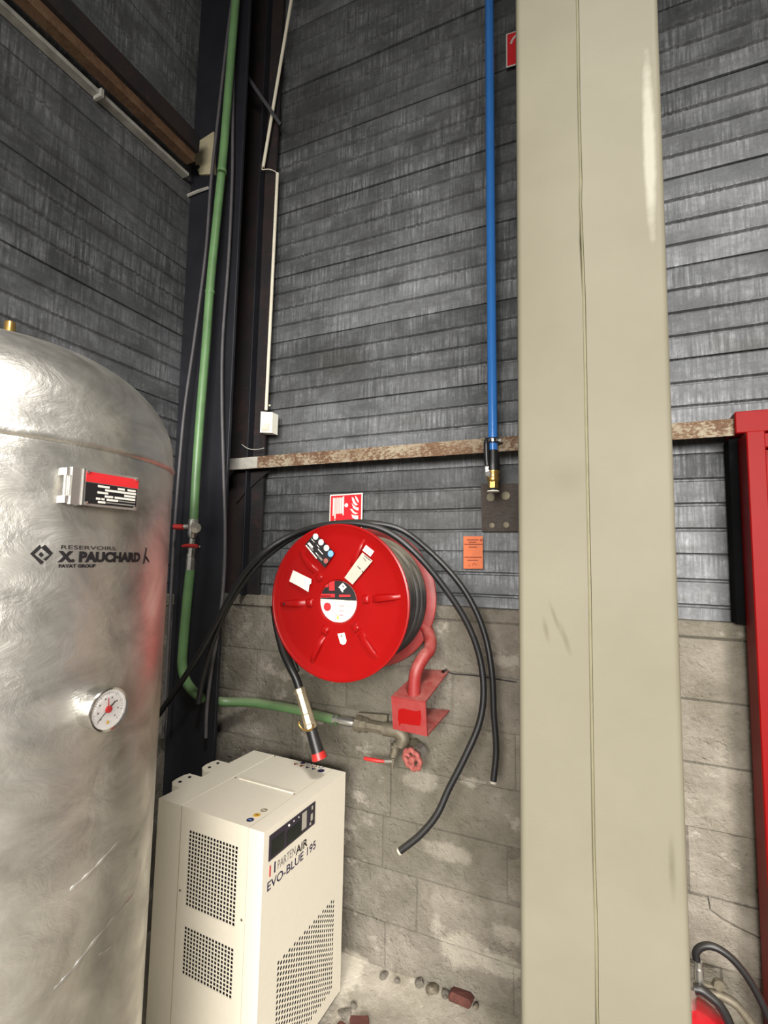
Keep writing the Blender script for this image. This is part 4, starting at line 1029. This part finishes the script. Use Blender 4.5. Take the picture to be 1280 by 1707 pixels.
MB().lathe([(.0195, 0), (.021, -.02), (.0245, -.05), (.0255, -.075), (.024, -.08)], pt(821.8, 751), (0, 0, 1), 18).build('compression_nut', M_rubber, bv, smooth=35)
zt_ = pt(822, 779)
MB().lathe([(.022, 0), (.0245, -.004), (.0245, -.02), (.021, -.028), (.0225, -.04), (.0235, -.045), (.0215, -.052), (.016, -.056)], zt_, (0, 0, 1), 20).build('valve_body', M_brass, bv, smooth=35)
MB().lathe([(.018, -.054), (.018, -.078), (.015, -.08)], zt_, (0, 0, 1), 6).build('hex_end', M_brass, bv)
MB().lathe([(.016, -.08), (.016, -.088)], zt_, (0, 0, 1), 16).build('gasket', M_dark, bv)
MB().lathe([(.022, -.088), (.022, -.092), (.012, -.093)], zt_, (0, 0, 1), 20).build('end_cap', M_white, bv)
q_ = pt(814, 790, .02)
MB().lathe([(.0125, -.03), (.0125, 0), (.009, .003), (.009, .006), (0, .006)], q_, (-.2, -1, 0), 16).build('stem_nut', M_nickel, bv, smooth=35)
MB().prism([pt(808, 773, .022), pt(816, 773, .022), pt(818, 790, .022), pt(810, 790, .022)], (0, .003, 0)).build('lever_arm', M_nickel, bv)
lv = crom([pt(812, 776, .03), pt(811, 762, .032), pt(810.5, 745, .034), pt(810.5, 730, .034)], 4)
MB().tube(lv, [.0105]*(len(lv)-3)+[.0095, .008, .005], 10).build('lever_grip', M_rubber, bv, smooth=60)
# plate with four round washers
pp = thing('wall_plate', 'grimy steel plate with four round washers under the brass valve', 'plate', at(830, 840, Y=1.98))
cs = [at(x, y, Y=1.972) for x, y in ((801, 806), (868, 806), (868, 886), (803, 886))]
MB().prism(cs, (0, .012, 0)).build('plate', M_plate, pp)
for (x, y, r_) in ((818, 829, .0165), (843, 826.5, .0165), (820, 876, .011), (844, 875, .012)):
    MB().lathe([(r_, 0), (r_, .003), (r_*.8, .004), (0, .004)], at(x, y, Y=1.972), (0, -1, 0), 18).build('washer', M_washer, pp, smooth=30)

# ================================================================== SIGNS
def sign(name, lab, pts, y, mat, border=None, d=.004):
    o_ = thing(name, lab, 'sign', at(*pts[0], Y=y)); P_ = [at(x, py, Y=y) for x, py in pts]
    MB().prism(P_, (0, d, 0)).build('board', mat, o_); return o_
ys = 1.975
# square fire hose sign
fs_ = thing('fire_hose_sign', 'red square fire hose reel sign with white reel and flames on the cladding', 'sign', at(578, 850, Y=ys))
A = at(550, 825, Y=ys); B = at(604.5, 821.5, Y=ys); sw = B.x-A.x; zt_ = A.z; xa = A.x; tz = lambda x: (x-xa)/sw*(B.z-A.z)
def sgn(u, v, d=0): return Vector((xa+u*sw, ys-d, zt_-v*sw+tz(xa+u*sw)))
MB().prism([sgn(0, 0), sgn(1, 0), sgn(1, 1), sgn(0, 1)], (0, .003, 0)).build('board', M_wprint, fs_)
MB().flat([sgn(.035, .965, .0005), sgn(.965, .965, .0005), sgn(.965, .035, .0005), sgn(.035, .035, .0005)]).build('red_field', M_signred, fs_)
mb = MB()
def rect(u0, v0, u1, v1): mb.flat([sgn(u0, v1, .001), sgn(u1, v1, .001), sgn(u1, v0, .001), sgn(u0, v0, .001)])
for k in range(6): rect(.13+k*.049, .09, .165+k*.049, .53)
rect(.10, .09, .135, .58); rect(.41, .06, .445, .58); rect(.445, .30, .50, .325); rect(.155, .53, .20, .66); rect(.16, .69, .195, .74)
c_ = sgn(.52, .31, .001); mb.lathe([(.055*sw, 0), (0, .0001)], c_, (0, -1, 0), 16)
def poly(*uv): mb.flat([sgn(u, v, .001) for u, v in uv][::-1])
poly((.78, .06), (.84, .12), (.885, .20), (.89, .27), (.84, .22), (.79, .14)); poly((.68, .09), (.74, .13), (.79, .24), (.87, .32), (.80, .33), (.73, .27), (.69, .18))
poly((.68, .25), (.74, .32), (.82, .38), (.89, .39), (.89, .47), (.81, .45), (.73, .40)); poly((.63, .41), (.70, .42), (.78, .51), (.89, .54), (.80, .57), (.72, .53))
poly((.68, .56), (.78, .60), (.885, .60), (.885, .70), (.80, .70), (.71, .65)); poly((.62, .76), (.88, .76), (.90, .84), (.62, .84))
mb.build('white_symbols', M_wprint, fs_)
# upper sign partly hidden by the beige column
us = thing('fire_sign', 'red fire equipment sign half hidden behind the top of the beige column', 'sign', at(850, 80, Y=ys))
A = at(843.5, 57, Y=ys); Bz = at(843, 113, Y=ys).z; hh_ = A.z-Bz; B = at(863, 50.5, Y=ys); sl = (B.z-A.z)/(B.x-A.x)
def ug(u, v, d=0): return Vector((A.x+u*hh_, ys-d, A.z-v*hh_+sl*u*hh_))
MB().prism([ug(0, 0), ug(.85, 0), ug(.85, 1), ug(0, 1)], (0, .003, 0)).build('board', M_wprint, us)
MB().flat([ug(.03, .97, .0005), ug(.82, .97, .0005), ug(.82, .03, .0005), ug(.03, .03, .0005)]).build('red_field', M_signred, us)
mb = MB(); arc = [ug(.42-.30*cos(radians(a)), .40-.30*sin(radians(a)), .0012) for a in range(10, 171, 16)]; mb.tube(arc, .0048, 4)
mb.flat([ug(.30, .82, .001), ug(.54, .82, .001), ug(.54, .28, .001), ug(.30, .28, .001)]); mb.build('white_symbols', M_wprint, us)
# orange inspection card
ys2 = 1.972
oc = thing('inspection_card', 'small orange printed inspection card stuck on the cladding beside the beige column', 'card', at(789, 921, Y=ys2))
def og(x, y, d=0): return at(x, y, Y=ys2-d)
MB().prism([og(772.5, 894), og(804.5, 894), og(805, 948), og(772.5, 948)], (0, .001, 0)).build('card', M_orange, oc)
for (xa_, xb_, y) in ((778, 798, 900), (781, 794, 904), (774, 804, 907.5), (781, 795, 912), (774, 803, 929), (779, 797, 934)):
    mb = MB(); mb.flat([og(xa_, y+.9, .0004), og(xb_, y+.9, .0004), og(xb_, y-.9, .0004), og(xa_, y-.9, .0004)]); mb.build('print_line', M_brown, oc)
mb = MB(); mb.lathe([(.005, 0), (0, .0001)], og(802, 900.5, .0005), (0, -1, 0), 12)
mb.tube([og(782, 945, .0006), og(782, 941, .0006)], .001, 4); mb.tube([og(787, 942, .0006), og(790, 939, .0006), og(794, 942, .0006)], .001, 4); mb.build('ink_marks', M_brown, oc)

# ================================================================== CONDUIT, SENSOR
yc = 1.935
co = thing('conduit', 'cream plastic conduit running down the cladding edge to the white sensor', 'conduit', at(450, 500, Y=yc))
MB().tube([at(462.5, 289, Y=yc), at(443.5, 684, Y=yc)], .0082, 12).build('tube', M_trunk, co, smooth=60)
MB().tube(crom([at(462.5, 290, Y=yc), at(457, 285, Y=yc-.005), at(447, 282, Y=yc-.01), at(437, 283, Y=yc-.015), at(438, 278, Y=yc-.015)], 5), .0022, 8).build('wire', M_trunk, co, smooth=60)
MB().sphere(at(449.5, 676, Y=yc), .0055, 8).build('clip', M_trunk, co)
co = thing('conduit', 'cream plastic conduit slanting up over the black column to the top', 'conduit', at(460, 140, Y=yc))
MB().tube([at(438.5, 279, Y=yc-.015), at(494, -50, Y=yc-.015)], .0085, 12).build('tube', M_trunk, co, smooth=60)
sn = thing('motion_sensor', 'white plastic motion sensor box under the cream conduit', 'sensor', at(444, 703, Y=1.93))
c = [at(434.8, 686, Y=1.90), at(454.5, 687.5, Y=1.90), at(453, 721.5, Y=1.90), at(433.3, 721, Y=1.90)]
MB().prism(c, (0, .045, 0)).build('housing', M_white, sn)
MB().prism([at(438, 690, Y=1.90), at(450, 690.5, Y=1.90), at(449.5, 706, Y=1.90), at(437.5, 706, Y=1.90)], (0, -.004, 0)).build('cover', M_white, sn)
mb = MB(); zz = [at(443.5, 707+k*1.5, Y=1.90) for k in range(9)]
pr = [zz[0].z, zz[-1].z]; xs_ = (at(437.8, 712, Y=1.9).x, at(449, 712, Y=1.9).x)
for k in range(8):
    a = pi*k/8; b = pi*(k+1)/8
    mb.add([(xs_[0], 1.90-.008*sin(a), pr[0]+(pr[1]-pr[0])*k/8), (xs_[1], 1.90-.008*sin(a), pr[0]+(pr[1]-pr[0])*k/8), (xs_[1], 1.90-.008*sin(b), pr[0]+(pr[1]-pr[0])*(k+1)/8), (xs_[0], 1.90-.008*sin(b), pr[0]+(pr[1]-pr[0])*(k+1)/8)], [(3, 2, 1, 0)])
mb.build('lens', M_trunk, sn, smooth=60)
# thin wire by the rail's left end
wr = [at(x, y, Y=1.90) for x, y in ((403, 741), (410, 746), (418, 749), (430, 749), (440, 747))]
o_ = thing('wire', 'thin grey wire end bent out above the left end of the rusty rail', 'wire', wr[0])
MB().tube(crom(wr, 4), .0022, 6).build('strand', M_dust, o_)

# ================================================================== FIRE EXTINGUISHER
ey = 1.76; ec = at(1150, 1707, Y=ey); et = at(1165, 1681, Y=ey).z
ER = at(1213, 1707, Y=ey).x-ec.x + .012
fe = thing('fire_extinguisher', 'red fire extinguisher with black hoses standing behind the beige column foot', 'fire extinguisher', (ec.x, ey, 0))
pr = [(ER*.9, .005), (ER, .012), (ER, et-.055)]
for k in range(1, 9):
    a = pi/2*k/8; pr.append((ER*cos(a)*.999+.016*(1-cos(a)) if k < 8 else .016, et-.055+.055*sin(a)))
pr += [(.016, et+.01)]
MB().lathe(pr, (ec.x, ey, 0), n=40).build('cylinder', mat_red('extinguisher_red', (190, 34, 42), 0, .2), fe, smooth=50)
MB().lathe([(.018, et), (.018, et+.035), (.022, et+.035), (.022, et+.055), (.014, et+.06)], (ec.x, ey, 0), n=16).build('neck', M_nickel, fe, smooth=35)
vx = at(1162, 1620, Y=ey-.02)
MB().lathe([(.010, -.03), (.010, .0), (.0125, .0), (.0125, .032), (.010, .034), (.010, .05)], at(1165, 1634, Y=ey-.02), (0, 0, 1), 14).build('hose_coupling', M_nickel, fe, smooth=35)
hs = [at(x, y, Y=ey-.02) for x, y in ((1161, 1600), (1160, 1588), (1168, 1579), (1182, 1576.5), (1200, 1583), (1222, 1600), (1245, 1628), (1265, 1662), (1282, 1700), (1292, 1740))]
MB().tube(crom(hs, 6), .0098, 12).build('hose', M_rubber, fe, smooth=60)
l1_ = [at(x, y, Y=ey-.04) for x, y in ((1157, 1648), (1168, 1650), (1182, 1660), (1196, 1672), (1208, 1690), (1218, 1712))]
MB().tube(crom(l1_, 4), .0125, 8).build('carry_handle', M_rubber, fe, smooth=50)
l2_ = [at(x, y, Y=ey-.03) for x, y in ((1182, 1656), (1202, 1660), (1226, 1674), (1240, 1690), (1256, 1712))]
MB().tube(crom(l2_, 4), .0115, 8).build('lever', M_oldfit, fe, smooth=50)
mb = MB(); mb.lathe([(.014, 0), (.014, .012)], at(1196, 1638, Y=ey-.02), (.2, -1, 0), 12); mb.tube([at(1170, 1640, Y=ey-.01), at(1192, 1646, Y=ey-.015)], .010, 8); mb.build('pressure_indicator', M_oldfit, fe, smooth=30)

# ================================================================== RUBBLE AT THE WALL FOOT
def chunk(name, lab, cat, px, py, sx_, sy_, sz_, mat, Y=1.9, group=None, rot=0):
    p = at(px, py, Z=.035); z0 = fz(p.x, p.y); mb = MB(); n = 3; vs = []
    if p.y > BY-.02: p.y = BY-.02
    R_ = Matrix.Rotation(rot, 3, 'Z'); sd = random.uniform(0, 99)
    if cat == 'stone': mb.sphere((0, 0, sz_*.4), .5, 10, 0, (sx_, sy_, sz_*1.2))
    else: mb.bbox((-sx_/2, -sy_/2, 0), (sx_/2, sy_/2, sz_), min(sx_, sy_, sz_)*.3)
    mb.v = [R_ @ Vector((v.x*(1+.45*mathutils.noise.noise(v*45+Vector((sd, 0, 0)))), v.y*(1+.45*mathutils.noise.noise(v*45+Vector((0, sd, 0)))), v.z*(1+.5*mathutils.noise.noise(v*50+Vector((0, 0, sd)))))) + Vector((p.x, p.y, z0-.002)) for v in mb.v]
    return tag(mb.build(name, mat, smooth=(40 if cat == 'stone' else None)), lab, cat, group)
chunk('brick_fragment', 'dark red brick fragment at the foot of the wall near the beige column', 'brick', 772, 1660, .085, .05, .03, M_brick, rot=-.05)
chunk('brick_fragment', 'larger reddish brown brick fragment on the floor at the air dryer corner', 'brick', 600, 1690, .07, .05, .022, M_brick, rot=.5)
chunk('brick_fragment', 'smaller reddish brown brick fragment on the floor below the larger one', 'brick', 572, 1702, .06, .045, .018, M_brick, rot=-.2)
chunk('stone', 'round grey stone on the floor at the wall foot', 'stone', 699, 1640, .04, .035, .02, M_mortar, rot=.3)
chunk('stone', 'dark grey stone on the floor between dryer and brick fragment', 'stone', 725, 1640, .055, .04, .022, M_oldfit, rot=.9)
for i, (px, py, a, b, h, lab) in enumerate(((575, 1672, .05, .045, .012, 'flat round pale lump of concrete beside the air dryer foot'), (640, 1622, .05, .03, .018, 'elongated grey stone against the wall foot right of the air dryer'),
        (590, 1660, .03, .025, .014, 'small pale stone close beside the air dryer'), (798, 1664, .022, .02, .014, 'tiny dark stone just right of the dark red brick fragment'),
        (745, 1652, .04, .03, .016, 'grey stone touching the left end of the dark red brick fragment'), (662, 1632, .028, .022, .014, 'small grey stone at the wall foot next to the elongated one'))):
    chunk('stone', lab, 'stone', px, py, a, b, h, M_mortar if i != 3 else M_oldfit, rot=i*1.3)
